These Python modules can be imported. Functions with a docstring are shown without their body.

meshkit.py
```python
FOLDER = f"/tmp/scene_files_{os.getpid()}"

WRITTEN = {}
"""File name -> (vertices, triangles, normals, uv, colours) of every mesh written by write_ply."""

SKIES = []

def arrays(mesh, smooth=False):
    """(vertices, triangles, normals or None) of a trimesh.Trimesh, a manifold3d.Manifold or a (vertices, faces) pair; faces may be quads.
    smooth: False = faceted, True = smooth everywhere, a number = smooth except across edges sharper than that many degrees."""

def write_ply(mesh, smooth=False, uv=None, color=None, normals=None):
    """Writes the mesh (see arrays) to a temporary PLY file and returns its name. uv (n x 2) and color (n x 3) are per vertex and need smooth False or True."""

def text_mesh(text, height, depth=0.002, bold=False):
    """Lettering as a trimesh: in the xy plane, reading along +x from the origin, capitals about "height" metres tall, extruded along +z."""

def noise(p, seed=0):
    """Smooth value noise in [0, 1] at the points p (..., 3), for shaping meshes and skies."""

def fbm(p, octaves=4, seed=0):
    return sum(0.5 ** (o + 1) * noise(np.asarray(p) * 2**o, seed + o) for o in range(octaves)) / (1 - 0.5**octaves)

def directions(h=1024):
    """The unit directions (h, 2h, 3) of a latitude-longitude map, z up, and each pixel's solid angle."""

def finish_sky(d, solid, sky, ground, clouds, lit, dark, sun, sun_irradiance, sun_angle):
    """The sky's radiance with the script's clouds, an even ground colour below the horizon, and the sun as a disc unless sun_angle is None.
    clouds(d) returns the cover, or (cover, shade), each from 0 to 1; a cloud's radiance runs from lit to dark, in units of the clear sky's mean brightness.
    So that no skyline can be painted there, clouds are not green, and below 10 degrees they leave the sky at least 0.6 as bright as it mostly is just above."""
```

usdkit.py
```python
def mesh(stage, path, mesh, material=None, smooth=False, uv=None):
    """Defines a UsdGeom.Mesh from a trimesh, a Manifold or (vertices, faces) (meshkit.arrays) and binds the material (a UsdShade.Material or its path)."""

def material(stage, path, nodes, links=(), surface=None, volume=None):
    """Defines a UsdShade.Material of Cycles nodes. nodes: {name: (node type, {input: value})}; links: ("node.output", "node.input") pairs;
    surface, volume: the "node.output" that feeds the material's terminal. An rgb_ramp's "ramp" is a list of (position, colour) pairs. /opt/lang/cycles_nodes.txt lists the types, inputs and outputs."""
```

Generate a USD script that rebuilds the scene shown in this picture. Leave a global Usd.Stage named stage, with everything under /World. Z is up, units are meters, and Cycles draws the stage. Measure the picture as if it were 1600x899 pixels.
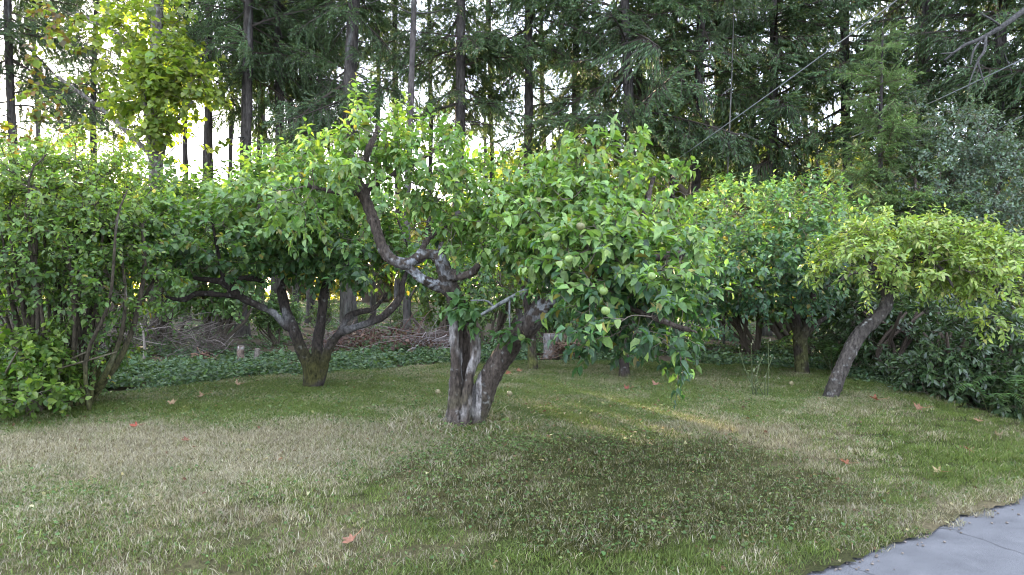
import math
import numpy as np, trimesh, usdkit, meshkit
from pxr import Usd, UsdGeom, UsdLux, UsdShade, Gf, Vt, Sdf

# ------------------------------------------------------------------ camera, sky, sun, exposure
stage = Usd.Stage.CreateInMemory()
UsdGeom.SetStageUpAxis(stage, 'Z')
UsdGeom.SetStageMetersPerUnit(stage, 1.0)
UsdGeom.Xform.Define(stage, '/World')
H, F, CX, CY = 1.65, 1067.0, 800.0, 449.5           # eye height, focal length and centre in photo pixels (1600 wide)
EXPOSURE = 3.05
SUN_AZ, SUN_EL = math.radians(-30.0), math.radians(10.0)   # azimuth from +y towards +x
SUN_POWER, SKY_POWER = 1.25, 0.15
cam = UsdGeom.Camera.Define(stage, '/World/camera')
cam.CreateHorizontalApertureAttr(36.0)
cam.CreateFocalLengthAttr(36.0 * F / 1600)
cam.CreateClippingRangeAttr((0.05, 5000.0))
cam.CreateExposureAttr(EXPOSURE)
cam.AddTranslateOp().Set((0, 0, H))
cam.AddRotateXOp().Set(90)
sun_dir = np.array([math.sin(SUN_AZ) * math.cos(SUN_EL), math.cos(SUN_AZ) * math.cos(SUN_EL), math.sin(SUN_EL)])
sky = UsdLux.DomeLight.Define(stage, '/World/sky')
sky_mat = usdkit.material(stage, '/World/Looks/sky_air', {
    's': ('sky_texture', dict(sky_type='single_scattering', sun_disc=False, sun_elevation=SUN_EL, sun_rotation=SUN_AZ, air_density=1.0, aerosol_density=1.0)),
    'tc': ('texture_coordinate', {}),
    'n': ('noise_texture', dict(scale=2.2, detail=5.0, roughness=0.55)),
    'r': ('rgb_ramp', dict(ramp=[(0.30, (0.6,) * 3), (0.60, (0.97,) * 3)])),
    'm': ('mix_color', dict(blend_type='mix', b=(3.4, 3.7, 4.7), use_clamp=False)),
    'b': ('background_shader', dict(strength=SKY_POWER))},
    [('tc.generated', 'n.vector'), ('n.fac', 'r.fac'), ('r.color', 'm.fac'), ('s.color', 'm.a'), ('m.result', 'b.color')], surface='b.background')
UsdShade.MaterialBindingAPI.Apply(sky.GetPrim()).Bind(sky_mat)
sky.GetPrim().SetCustomDataByKey('kind', 'structure')
sun = UsdLux.DistantLight.Define(stage, '/World/sun')
sun.CreateNormalizeAttr(True); sun.CreateIntensityAttr(SUN_POWER); sun.CreateAngleAttr(0.5); sun.CreateColorAttr((1.0, 0.80, 0.52))
_z = sun_dir; _x = np.cross([0, 0, 1.0], _z); _x /= np.linalg.norm(_x); _y = np.cross(_z, _x)
sun.AddTransformOp().Set(Gf.Matrix4d(*_x, 0, *_y, 0, *_z, 0, 0, 0, 0, 1))

# ------------------------------------------------------------------ helpers
UP = np.array([0, 0, 1.0])
def at(px, py, d): return np.array([(px - CX) / F * d, d, H - (py - CY) / F * d])
def proj(p):
    p = np.asarray(p, float); return np.stack([CX + F * p[..., 0] / p[..., 1], CY - F * (p[..., 2] - H) / p[..., 1]], -1)
def nrm(v): v = np.asarray(v, float); return v / np.maximum(np.linalg.norm(v, axis=-1, keepdims=True), 1e-12)
def sm(t): t = np.clip(t, 0, 1); return t * t * (3 - 2 * t)
def drive_s(x, y): return -0.52 * (x - 1.8) + 0.854 * (y - 3.92)
def gz(x, y):
    x, y = np.asarray(x, float), np.asarray(y, float)
    s = drive_s(x, y)
    q = np.stack([x * 0.7, y * 0.7, 0 * x], -1)
    return 0.44 * sm((s - 0.1) / 1.75) + 0.012 * np.clip(s - 1.9, 0, 40) + (meshkit.fbm(q, 3, 5) - 0.5) * 0.07 * np.clip(s / 1.5, 0, 1)
def ground_at(px, py):
    lo, hi = 1.5, 80.0
    for _ in range(60):
        m = (lo + hi) / 2; p = at(px, py, m)
        if p[2] > gz(p[0], p[1]): lo = m
        else: hi = m
    p = at(px, py, lo); p[2] = gz(p[0], p[1]); return p

_names = {}
def numbered(path):
    n = _names.get(path, -1) + 1; _names[path] = n
    return path if n == 0 else f'{path}_{n:03d}'
def tag(p, label=None, cat=None, group=None, kind=None):
    p = p.GetPrim() if hasattr(p, 'GetPrim') else p
    for k, v in (('label', label), ('category', cat), ('group', group), ('kind', kind)):
        if v: p.SetCustomDataByKey(k, v)
    return p
class Thing:
    def __init__(self, name, label, cat, loc=(0, 0, 0), group=None):
        self.org = np.asarray(loc, float)
        x = UsdGeom.Xform.Define(stage, numbered('/World/' + name)); x.AddTranslateOp().Set(Gf.Vec3d(*map(float, self.org)))
        tag(x, label, cat, group); self.prim = x.GetPrim(); self.path = str(self.prim.GetPath())
    def part(self, name, vf, mat, tint=None, smooth=False, kind=None, label=None, under=None):
        v, f = vf
        p = numbered((under or self.path) + '/' + name)
        g = put(p, (np.asarray(v) - self.org, f), mat, tint, smooth)
        tag(g, label, None, None, kind); return p
def put(path, vf, mat, tint=None, smooth=False):
    v, f = np.asarray(vf[0], float), np.asarray(vf[1], int)
    g = usdkit.mesh(stage, path, (v, f), M[mat], smooth=bool(smooth))
    if tint is not None:
        t = np.broadcast_to(np.asarray(tint, np.float32), (len(v), 3))
        UsdGeom.PrimvarsAPI(g).CreatePrimvar('tint', Sdf.ValueTypeNames.Color3fArray, 'vertex').Set(Vt.Vec3fArray.FromNumpy(np.ascontiguousarray(t, np.float32)))
    return g
def copy_of(src, name, label, cat, loc, rz=0, scale=(1, 1, 1), group=None):
    x = UsdGeom.Xform.Define(stage, numbered('/World/' + name)); pr = x.GetPrim()
    pr.GetReferences().AddInternalReference(src.path)
    x.ClearXformOpOrder()
    x.AddTranslateOp(opSuffix='at').Set(Gf.Vec3d(*map(float, loc))); x.AddRotateZOp(opSuffix='turn').Set(math.degrees(rz)); x.AddScaleOp(opSuffix='size').Set(Gf.Vec3f(*map(float, scale)))
    tag(pr, label, cat, group); pr.SetInstanceable(True); return pr
def join(parts):
    vs, fs, ts, n = [], [], [], 0
    for p in parts:
        vs.append(p[0]); fs.append(np.asarray(p[1]) + n); n += len(p[0])
        if len(p) > 2: ts.append(p[2])
    return (np.vstack(vs), np.vstack(fs)) + ((np.vstack(ts),) if ts else ())

def catmull(P, n):
    P = np.asarray(P, float)
    if len(P) < 3:
        t = np.linspace(0, 1, n)[:, None]; return P[0] * (1 - t) + P[-1] * t
    Q = np.vstack([2 * P[0] - P[1], P, 2 * P[-1] - P[-2]])
    u = np.linspace(0, len(P) - 1 - 1e-9, n); i = u.astype(int); t = (u - i)[:, None]
    a, b, c, d = Q[i], Q[i + 1], Q[i + 2], Q[i + 3]
    return 0.5 * (2 * b + (c - a) * t + (2 * a - 5 * b + 4 * c - d) * t ** 2 + (3 * b - a - 3 * c + d) * t ** 3)
def tubes(P, R, sides=5, cap=True):
    """P (T, m, 3) polylines, R (T, m) radii -> one (v, f)."""
    P, R = np.asarray(P, float), np.asarray(R, float)
    T, m, _ = P.shape
    t = nrm(np.gradient(P, axis=1)); mean = nrm(P[:, -1] - P[:, 0])
    ref = np.where(np.abs(mean[:, 2:]) < 0.8, [[0, 0, 1.0]], [[1.0, 0, 0]])[:, None]
    a = nrm(np.cross(t, np.broadcast_to(ref, t.shape))); b = np.cross(t, a)
    ang = np.arange(sides) * 2 * np.pi / sides
    v = P[:, :, None] + R[:, :, None, None] * (np.cos(ang)[:, None] * a[:, :, None] + np.sin(ang)[:, None] * b[:, :, None])
    i, j = np.meshgrid(np.arange(m - 1), np.arange(sides), indexing='ij')
    q = np.stack([i * sides + j, i * sides + (j + 1) % sides, (i + 1) * sides + (j + 1) % sides, (i + 1) * sides + j], -1).reshape(-1, 4)
    f = np.vstack([q[:, [0, 2, 1]], q[:, [0, 3, 2]]])
    if cap:
        k = np.arange(1, sides - 1); e = (m - 1) * sides
        f = np.vstack([f, np.stack([0 * k, k, k + 1], 1), np.stack([0 * k + e, k + 1 + e, k + e], 1)])
    f = (f[None] + (np.arange(T) * m * sides)[:, None, None]).reshape(-1, 3)
    return v.reshape(-1, 3), f
def tube(P, R, sides=8, n=None):
    P = np.asarray(P, float); R = np.broadcast_to(np.asarray(R, float), len(P))
    if n:
        R = np.interp(np.linspace(0, 1, n), np.linspace(0, 1, len(P)), R); P = catmull(P, n)
    return tubes(P[None], R[None], sides)

def surface_nets(d, org, cell):
    s = d < 0
    nx, ny, nz = d.shape
    c = np.zeros((nx - 1, ny - 1, nz - 1), np.int8)
    for o in np.ndindex(2, 2, 2): c += s[o[0]:nx - 1 + o[0], o[1]:ny - 1 + o[1], o[2]:nz - 1 + o[2]]
    act = (c > 0) & (c < 8); idx = np.argwhere(act)
    num = np.full(act.shape, -1); num[act] = np.arange(len(idx))
    acc, cnt = np.zeros((len(idx), 3)), np.zeros(len(idx))
    cor = list(np.ndindex(2, 2, 2))
    for a in cor:
        for ax in range(3):
            if a[ax]: continue
            b = list(a); b[ax] = 1
            da, db = d[tuple((idx + a).T)], d[tuple((idx + b).T)]
            m = (da < 0) != (db < 0); t = np.where(m, da / np.where(m, da - db, 1), 0)
            p = idx + np.array(a, float); p[:, ax] += t
            acc[m] += p[m]; cnt[m] += 1
    v = acc / cnt[:, None] * cell + org
    quads = []
    for ax in range(3):
        u, w = (ax + 1) % 3, (ax + 2) % 3
        sl0 = [slice(1, -1)] * 3; sl1 = [slice(1, -1)] * 3
        sl0[ax] = slice(0, -1); sl1[ax] = slice(1, None)
        A, B = s[tuple(sl0)], s[tuple(sl1)]
        for flip, mask in ((False, A & ~B), (True, ~A & B)):
            e = np.argwhere(mask); e[:, u] += 1; e[:, w] += 1
            du, dw = np.eye(3, dtype=int)[u], np.eye(3, dtype=int)[w]
            q = [num[tuple((e - x).T)] for x in (0 * du, du, du + dw, dw)]
            q = np.stack(q if not flip else q[::-1], 1); quads.append(q)
    q = np.vstack(quads)
    return v, np.vstack([q[:, [0, 1, 2]], q[:, [0, 2, 3]]])
def wood(limbs, k=0.02, cell=0.02, amp=0.012, freq=9.0, cuts=(), seed=0, zstretch=0.45, floor=None):
    """limbs: [(points, radii)] melted into one continuous surface with bark relief; cuts are carved out."""
    runs = []
    for P, R in limbs:
        n = max(2, int(np.linalg.norm(np.diff(P, axis=0), axis=1).sum() / 0.06))
        R2 = np.interp(np.linspace(0, 1, n), np.linspace(0, 1, len(P)), R); runs.append((catmull(P, n), R2))
    allp = np.vstack([r[0] for r in runs]); rm = max(r[1].max() for r in runs) + 0.08
    lo, hi = allp.min(0) - rm, allp.max(0) + rm
    sh = np.ceil((hi - lo) / cell).astype(int) + 1
    acc = np.zeros(sh, np.float32); sub = np.full(sh, 9.0, np.float32)
    def block(a, b, r, mg):
        i0 = np.maximum(((np.minimum(a, b) - r - mg - lo) / cell).astype(int), 0); i1 = np.minimum(((np.maximum(a, b) + r + mg - lo) / cell).astype(int) + 2, sh)
        ax = [lo[i] + np.arange(i0[i], i1[i]) * cell for i in range(3)]
        g = np.stack(np.meshgrid(*ax, indexing='ij'), -1)
        return tuple(slice(i0[i], i1[i]) for i in range(3)), g
    def dist(g, a, b, ra, rb):
        ab = b - a; t = np.clip(((g - a) @ ab) / max(ab @ ab, 1e-9), 0, 1)
        return np.linalg.norm(g - a - t[..., None] * ab, axis=-1) - (ra + (rb - ra) * t)
    for P2, R2 in runs:
        own = np.full(sh, 9.0, np.float32)
        for i in range(len(P2) - 1):
            sl, g = block(P2[i], P2[i + 1], max(R2[i], R2[i + 1]), 5 * k + 0.03)
            own[sl] = np.minimum(own[sl], dist(g, P2[i], P2[i + 1], R2[i], R2[i + 1]))
        acc += np.exp(-np.clip(own, -0.4, 0.4) / k)
    d = -k * np.log(np.maximum(acc, 1e-12))
    near = np.argwhere(np.abs(d) < amp + 3 * cell)
    p = lo + near * cell
    w = meshkit.fbm(p * [freq, freq, freq * zstretch], 3, seed) - 0.5
    ridge = np.abs(meshkit.noise(p * [freq * 2.6, freq * 2.6, freq * 0.9], seed + 9) - 0.5) * 2
    rad = np.clip(1 + d[tuple(near.T)] * 0, 0, 1)
    d[tuple(near.T)] += (w * 2.2 + (0.5 - ridge) * 0.9) * amp * rad
    for P, R in cuts:
        n = max(2, len(P) * 4); R2 = np.interp(np.linspace(0, 1, n), np.linspace(0, 1, len(P)), R); P2 = catmull(P, n)
        for i in range(n - 1):
            sl, g = block(P2[i], P2[i + 1], max(R2[i], R2[i + 1]), 0.05)
            sub[sl] = np.minimum(sub[sl], dist(g, P2[i], P2[i + 1], R2[i], R2[i + 1]))
    if len(cuts): d = np.maximum(d, -sub)
    d[[0, -1]] = 1; d[:, [0, -1]] = 1; d[:, :, [0, -1]] = 1
    return surface_nets(d, lo, cell)

# leaf: 8 vertices, 8 triangles, folded along the midrib and curled down
_LF = np.array([[0, 1, 4], [1, 2, 5], [1, 5, 4], [2, 3, 5], [0, 6, 1], [1, 7, 2], [1, 6, 7], [2, 7, 3]])
def leaves(base, d, n, size, ratio, rng, fold=0.25, curl=0.25):
    N = len(base); d = nrm(d); y = nrm(np.cross(n, d)); z = np.cross(d, y)
    fo = fold * rng.uniform(0.3, 1.5, N); cu = curl * rng.uniform(-0.2, 1.6, N); w = ratio * 0.5 * rng.uniform(0.85, 1.15, N); tw = rng.normal(0, 0.18, N)
    xs = np.array([0, .34, .68, 1, .28, .66, .28, .66]); side = np.array([0, 0, 0, 0, 1, .86, -1, -.86])
    X = np.broadcast_to(xs, (N, 8)); Y = side * w[:, None] * 1.0
    Z = np.abs(Y) * fo[:, None] * 1.6 - cu[:, None] * X ** 2 * 0.6 + Y * tw[:, None] * X
    v = base[:, None] + size[:, None, None] * (X[..., None] * d[:, None] + Y[..., None] * y[:, None] + Z[..., None] * z[:, None])
    f = (_LF[None] + (np.arange(N) * 8)[:, None, None]).reshape(-1, 3)
    return v.reshape(-1, 3), f
def leaf_tint(N, rng, base, bright, p=1.6, jitter=0.16, yellow=None, yp=0.0):
    t = rng.random(N)[:, None] ** p
    c = np.asarray(base) * (1 - t) + np.asarray(bright) * t
    c = c * np.exp(rng.normal(0, jitter, (N, 1))) * np.exp(rng.normal(0, 0.06, (N, 3)))
    if yellow is not None:
        m = rng.random(N) < yp; c[m] = np.asarray(yellow) * np.exp(rng.normal(0, .2, (m.sum(), 1)))
    return c

def grow(nodes, anchors, rng, lift=0.10, r_tip=0.0025, r_k=0.011, m=7):
    """Connects each anchor to the nearest wood with a bent branch; returns P (T, m, 3), R (T, m)."""
    N = np.asarray(nodes, float); left = np.asarray(anchors, float)
    d0 = np.sqrt(((left[:, None] - N[None]) ** 2).sum(-1)).min(1); left = left[np.argsort(d0)]
    pool = np.empty((len(N) + len(left) * (m - 1), 3)); pool[:len(N)] = N; n = len(N)
    Ps, Rs = [], []
    for a in left:
        q = pool[:n]; dd = ((q - a) ** 2).sum(1) + 0.25 * np.maximum(q[:, 2] - a[2], 0) ** 2
        s = q[np.argmin(dd)]; L = np.linalg.norm(a - s) + 1e-6
        mid = (s + a) / 2 + rng.normal(0, 0.10 * L, 3) + UP * lift * L * rng.uniform(-.6, 1.2)
        P = catmull([s, mid, a], m); pool[n:n + m - 1] = P[1:]; n += m - 1
        Ps.append(P); Rs.append(np.linspace(min(r_tip + r_k * L, 0.03), r_tip, m))
    return np.array(Ps), np.array(Rs)
def twigs(base, out, L, nl, rng, size, ratio, droop=0.25, tint=None, up=0.25, fold=.25, curl=.25, stem=True, spread=0.9, flat=0.0):
    """Leafy shoots. base (T,3), out (T,3) directions, L (T). Returns (leaf v, f, tint-per-leaf count), stem (v, f)."""
    T = len(base); d = nrm(out)
    end = base + d * L[:, None]; mid = (base + end) / 2 + rng.normal(0, 0.06, (T, 3)) * L[:, None]
    end = end + UP * (L * rng.normal(-droop * 0.35, 0.12, T))[:, None]
    P = np.stack([base, (base + mid) / 2, mid, (mid + end) / 2, end], 1)
    t = (np.arange(nl) + 0.6) / nl
    u = 0.08 + 0.92 * t ** .75
    Q = (1 - u)[None, :, None] ** 2 * base[:, None] + 2 * (u * (1 - u))[None, :, None] * mid[:, None] + (u ** 2)[None, :, None] * end[:, None]
    ax = nrm(end - base); a = nrm(np.cross(ax, rng.normal(0, 1, (T, 3)))); b = np.cross(ax, a)
    phi = (np.arange(nl) * 2.4)[None] + rng.normal(0, .4, (T, nl))
    rad = np.cos(phi)[..., None] * a[:, None] + np.sin(phi)[..., None] * b[:, None]
    ld = ax[:, None] * (0.45 + 0.4 * (u ** 3)[None, :, None]) + rad * spread + rng.normal(0, .2, (T, nl, 3)) - UP * (droop * rng.uniform(.2, 1.6, (T, nl)))[..., None]
    ld = nrm(ld * [1, 1, 1 - flat]).reshape(-1, 3)
    nn = UP * 1.0 + rng.normal(0, .38, (T * nl, 3)) + np.repeat(ax, nl, 0) * 0.35
    nn = nn - ld * (nn * ld).sum(-1, keepdims=True)
    sz = size * np.clip(rng.normal(.92, .22, T * nl), .4, 1.3) * np.tile(1 - 0.35 * t ** 4, T)
    lv, lf = leaves(Q.reshape(-1, 3), ld, nn, sz, ratio, rng, fold, curl)
    st = tubes(P, np.linspace(1, .35, 5)[None] * (0.0022 + 0.0045 * L[:, None]), 3, cap=False) if stem else None
    return lv, lf, st
def blob_points(blobs, n, rng, shell=0.45):
    """blobs: (px, py, depth, rx px, ry px, rd m[, weight]); returns points, outward directions, blob number."""
    B = [(at(b[0], b[1], b[2]), np.array([b[3] / F * b[2], b[5], b[4] / F * b[2]]), b[6] if len(b) > 6 else 1.0) for b in blobs]
    w = np.array([np.prod(r) ** 0.72 * k for _, r, k in B]); num = rng.choice(len(B), n, p=w / w.sum())
    u = nrm(rng.normal(0, 1, (n, 3))); rr = (shell + (1 - shell) * rng.random(n)) ** 0.6
    c = np.array([b[0] for b in B])[num]; r = np.array([b[1] for b in B])[num]
    return c + u * r * rr[:, None], nrm(u / r * r.mean(1, keepdims=True)), num

# ------------------------------------------------------------------ materials
M = {}
def tinted(name, rough=0.5, spec=0.5, trans=0.0, trans_tint=(1.5, 1.6, 0.5), noise=0.0, nscale=30.0, bump=0.0, bscale=60.0, bdist=0.01, rnd=0.0, zs=1.0):
    nodes = {'a': ('attribute', {'attribute': 'tint'}), 'p': ('principled_bsdf', dict(roughness=rough, specular_ior_level=spec))}
    links, col = [], 'a.color'
    if noise or bump:
        nodes['g'] = ('geometry', {}); nodes['mp'] = ('mapping', dict(scale=(1, 1, zs))); links.append(('g.position', 'mp.vector'))
    if noise:
        nodes['n'] = ('noise_texture', dict(scale=nscale, detail=5.0, roughness=0.65)); nodes['mr'] = ('map_range', dict(from_min=0.3, from_max=0.7, to_min=1 - noise, to_max=1 + noise))
        nodes['x'] = ('vector_math', dict(math_type='scale')); links += [('mp.vector', 'n.vector'), ('n.fac', 'mr.value'), (col, 'x.vector1'), ('mr.result', 'x.scale')]; col = 'x.vector'
    if rnd:
        nodes['oi'] = ('object_info', {}); nodes['mo'] = ('map_range', dict(from_min=0., from_max=1., to_min=1 - rnd, to_max=1 + rnd)); nodes['xo'] = ('vector_math', dict(math_type='scale'))
        links += [('oi.random', 'mo.value'), (col, 'xo.vector1'), ('mo.result', 'xo.scale')]; col = 'xo.vector'
    links.append((col, 'p.base_color'))
    if bump:
        nodes['nb'] = ('noise_texture', dict(scale=bscale, detail=6.0, roughness=0.7)); nodes['bp'] = ('bump', dict(strength=bump, distance=bdist))
        links += [('mp.vector', 'nb.vector'), ('nb.fac', 'bp.height'), ('bp.normal', 'p.normal')]
    out = 'p.BSDF'
    if trans:
        nodes['tt'] = ('vector_math', dict(math_type='multiply', vector2=trans_tint)); nodes['t'] = ('translucent_bsdf', {}); nodes['mc'] = ('mix_closure', dict(fac=trans))
        links += [(col, 'tt.vector1'), ('tt.vector', 't.color'), ('p.BSDF', 'mc.closure1'), ('t.BSDF', 'mc.closure2')]; out = 'mc.closure'
    M[name] = usdkit.material(stage, '/World/Looks/' + name, nodes, links, surface=out)
tinted('leaf', 0.43, 0.45, 0.35, (1.5, 1.55, 0.5), noise=0.28, nscale=55.0)
tinted('thin_leaf', 0.45, 0.5, 0.45, (1.7, 1.75, 0.6))
tinted('glossy_leaf', 0.34, 0.5, 0.15)
tinted('matte_leaf', 0.65, 0.25, 0.25)
tinted('needle', 0.6, 0.3, 0.22, (1.6, 1.5, 0.6), rnd=0.25)
tinted('bark', 0.92, 0.15, 0, noise=0.75, nscale=42.0, bump=1.0, bscale=60.0, bdist=0.02, zs=0.4)
tinted('fir_bark', 0.95, 0.1, 0, noise=0.7, nscale=16.0, bump=1.0, bscale=26.0, bdist=0.03, zs=0.3)
tinted('twig', 0.85, 0.2, 0, noise=0.4, nscale=60.0)
tinted('grass_blade', 0.6, 0.25, 0.3, (1.3, 1.3, 0.6), rnd=0.16)
tinted('soil', 0.97, 0.1, 0, noise=0.55, nscale=14.0, bump=0.6, bscale=40.0, bdist=0.02)
tinted('turf', 0.97, 0.1, 0, noise=0.5, nscale=45.0, bump=0.8, bscale=90.0, bdist=0.015)
tinted('fruit', 0.42, 0.4, 0, noise=0.45, nscale=60.0)
tinted('dead_leaf', 0.7, 0.3, 0.25, (1.2, 1.0, 0.7), noise=0.3, nscale=60.0)
tinted('cable', 0.6, 0.4)
M['asphalt'] = usdkit.material(stage, '/World/Looks/asphalt', {
    'g': ('geometry', {}), 'n': ('noise_texture', dict(scale=2.6, detail=8.0, roughness=0.7)), 'ck': ('voronoi_texture', dict(scale=1.1, feature='distance_to_edge')), 'wp': ('noise_texture', dict(scale=3.0, detail=5.0)), 'wm': ('mix_color', dict(fac=0.25, use_clamp=False)), 'cr': ('rgb_ramp', dict(ramp=[(0.0, (0.45,) * 3), (0.012, (1.0,) * 3)])), 'm2': ('mix_color', dict(blend_type='multiply', fac=1.0, use_clamp=False)), 'f': ('noise_texture', dict(scale=160.0, detail=3.0, roughness=0.7)), 'v': ('voronoi_texture', dict(scale=110.0)),
    'r': ('rgb_ramp', dict(ramp=[(0.3, (0.080, 0.082, 0.084)), (0.5, (0.112, 0.114, 0.116)), (0.75, (0.145, 0.146, 0.147))])),
    'r2': ('rgb_ramp', dict(ramp=[(0.34, (0.5,) * 3), (0.5, (1.0,) * 3), (0.66, (1.45,) * 3)])), 'm': ('mix_color', dict(blend_type='multiply', fac=1.0, use_clamp=False)),
    'b': ('bump', dict(strength=0.5, distance=0.006)), 'p': ('principled_bsdf', dict(roughness=0.85, specular_ior_level=0.3))},
    [('g.position', 'n.vector'), ('g.position', 'f.vector'), ('g.position', 'v.vector'), ('n.fac', 'r.fac'), ('f.fac', 'r2.fac'), ('r.color', 'm.a'), ('r2.color', 'm.b'), ('g.position', 'wp.vector'), ('g.position', 'wm.a'), ('wp.color', 'wm.b'), ('wm.result', 'ck.vector'), ('ck.distance', 'cr.fac'), ('m.result', 'm2.a'), ('cr.color', 'm2.b'), ('m2.result', 'p.base_color'), ('v.distance', 'b.height'), ('b.normal', 'p.normal')], surface='p.BSDF')

# ------------------------------------------------------------------ ground, lawn, driveway
from shapely import Polygon, contains_xy
lawn_px = [(-260, 668), (0, 648), (100, 640), (170, 619), (300, 602), (450, 588), (600, 578), (700, 571), (800, 567), (930, 566), (1050, 569), (1200, 572), (1300, 584), (1400, 610), (1500, 640), (1590, 662), (1750, 700)]
edge_far = np.array([ground_at(*p)[:2] for p in lawn_px])
tdir, ndir = np.array([0.854, 0.52]), np.array([-0.52, 0.854]); org_d = np.array([1.8, 3.92])
def drive_pt(t, s): return org_d + np.outer(np.atleast_1d(t), tdir) + np.outer(np.atleast_1d(s), ndir)
tt = np.linspace(9.0, -9.0, 241)
edge_drive = drive_pt(tt, 0.05) + np.outer((meshkit.fbm(np.stack([tt * 2.2, 0 * tt, 0 * tt], -1), 4, 3) - 0.5) * 0.13, ndir)
lawn_poly = Polygon(np.vstack([edge_far, edge_drive])).buffer(0)
G = lambda px, py: ground_at(px, py)[:2]
_dry = [(G(60, 705), (1.3, .75), 1.0), (G(300, 700), (1.1, .65), 1.0), (G(500, 690), (.9, .6), .7), (G(120, 760), (1.2, .6), .42), (G(60, 860), (.9, .5), .15), (G(330, 800), (.9, .5), .18), (G(520, 740), (.8, .5), .22),
        (G(690, 662), (.45, .28), .75), (G(1080, 668), (.75, .4), .6), (G(1000, 686), (.5, .25), .3), (G(1220, 680), (.6, .45), .55), (G(1290, 640), (.7, .5), .3), (G(1260, 730), (.5, .35), .3), (G(1510, 790), (.42, .3), 1.0), (G(1430, 822), (.42, .25), .8), (G(1590, 770), (.4, .3), .5),
        (G(900, 590), (2.5, .7), .3), (G(600, 625), (2.0, .5), .18), (G(1180, 880), (.35, .2), .5), (G(1330, 850), (.3, .12), .35), (G(560, 840), (.6, .3), .25)]
_lush = [(G(1050, 880), (.9, .35), .9), (G(1250, 830), (.7, .35), .7), (G(1480, 720), (.9, .5), .8), (G(1590, 720), (.6, .5), .7), (G(900, 860), (.5, .3), .4), (G(150, 640), (2.0, .35), .7), (G(330, 615), (2.0, .5), .7), (G(770, 660), (.5, .3), .6), (G(820, 690), (.6, .3), .4), (G(520, 640), (1.6, .5), .5)]
_olive_shade = [(G(1000, 735), (1.2, .5), 1.0), (G(800, 770), (.9, .5), .6), (G(1150, 735), (.8, .4), .8), (G(950, 610), (1.4, .5), .3)]  # olive clover turf, its dark tone also painting shade onto the bank slope
def field(L, x, y): return sum(a * np.exp(-(((x - c[0]) / r[0]) ** 2 + ((y - c[1]) / r[1]) ** 2)) for c, r, a in L)
def dryness(x, y):
    q = np.stack([x, y, 0 * x], -1)
    return np.clip(0.22 + 0.64 * field(_dry, x, y) - 0.30 * field(_lush, x, y) - 0.22 * field(_olive_shade, x, y) + (meshkit.fbm(q * 2.3, 4, 21) - .5) * 0.9 + (meshkit.fbm(q * 9, 3, 22) - .5) * 0.9, 0, 1)
def grid_mesh(xs, ys, zf):
    X, Y = np.meshgrid(xs, ys, indexing='ij'); Z = zf(X, Y)
    n = len(ys); i, j = np.meshgrid(np.arange(len(xs) - 1), np.arange(n - 1), indexing='ij'); a = (i * n + j).ravel()
    return np.stack([X, Y, Z], -1).reshape(-1, 3), np.vstack([np.stack([a, a + n, a + n + 1], 1), np.stack([a, a + n + 1, a + 1], 1)])
far = np.array([16, 20, 26, 34, 45, 60, 90, 140, 220, 400.])
xs = np.concatenate([-far[::-1], np.linspace(-15.5, 15.5, 125), far]); ys = np.concatenate([-far[::-1], np.linspace(-15.5, 30, 183), far[far > 30]])
v, f = grid_mesh(xs, ys, lambda X, Y: gz(X, Y) - 0.035 - 0.03 * (drive_s(X, Y) < 0.15))
q = meshkit.fbm(v * [.8, .8, 0], 4, 31)[:, None]
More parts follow.
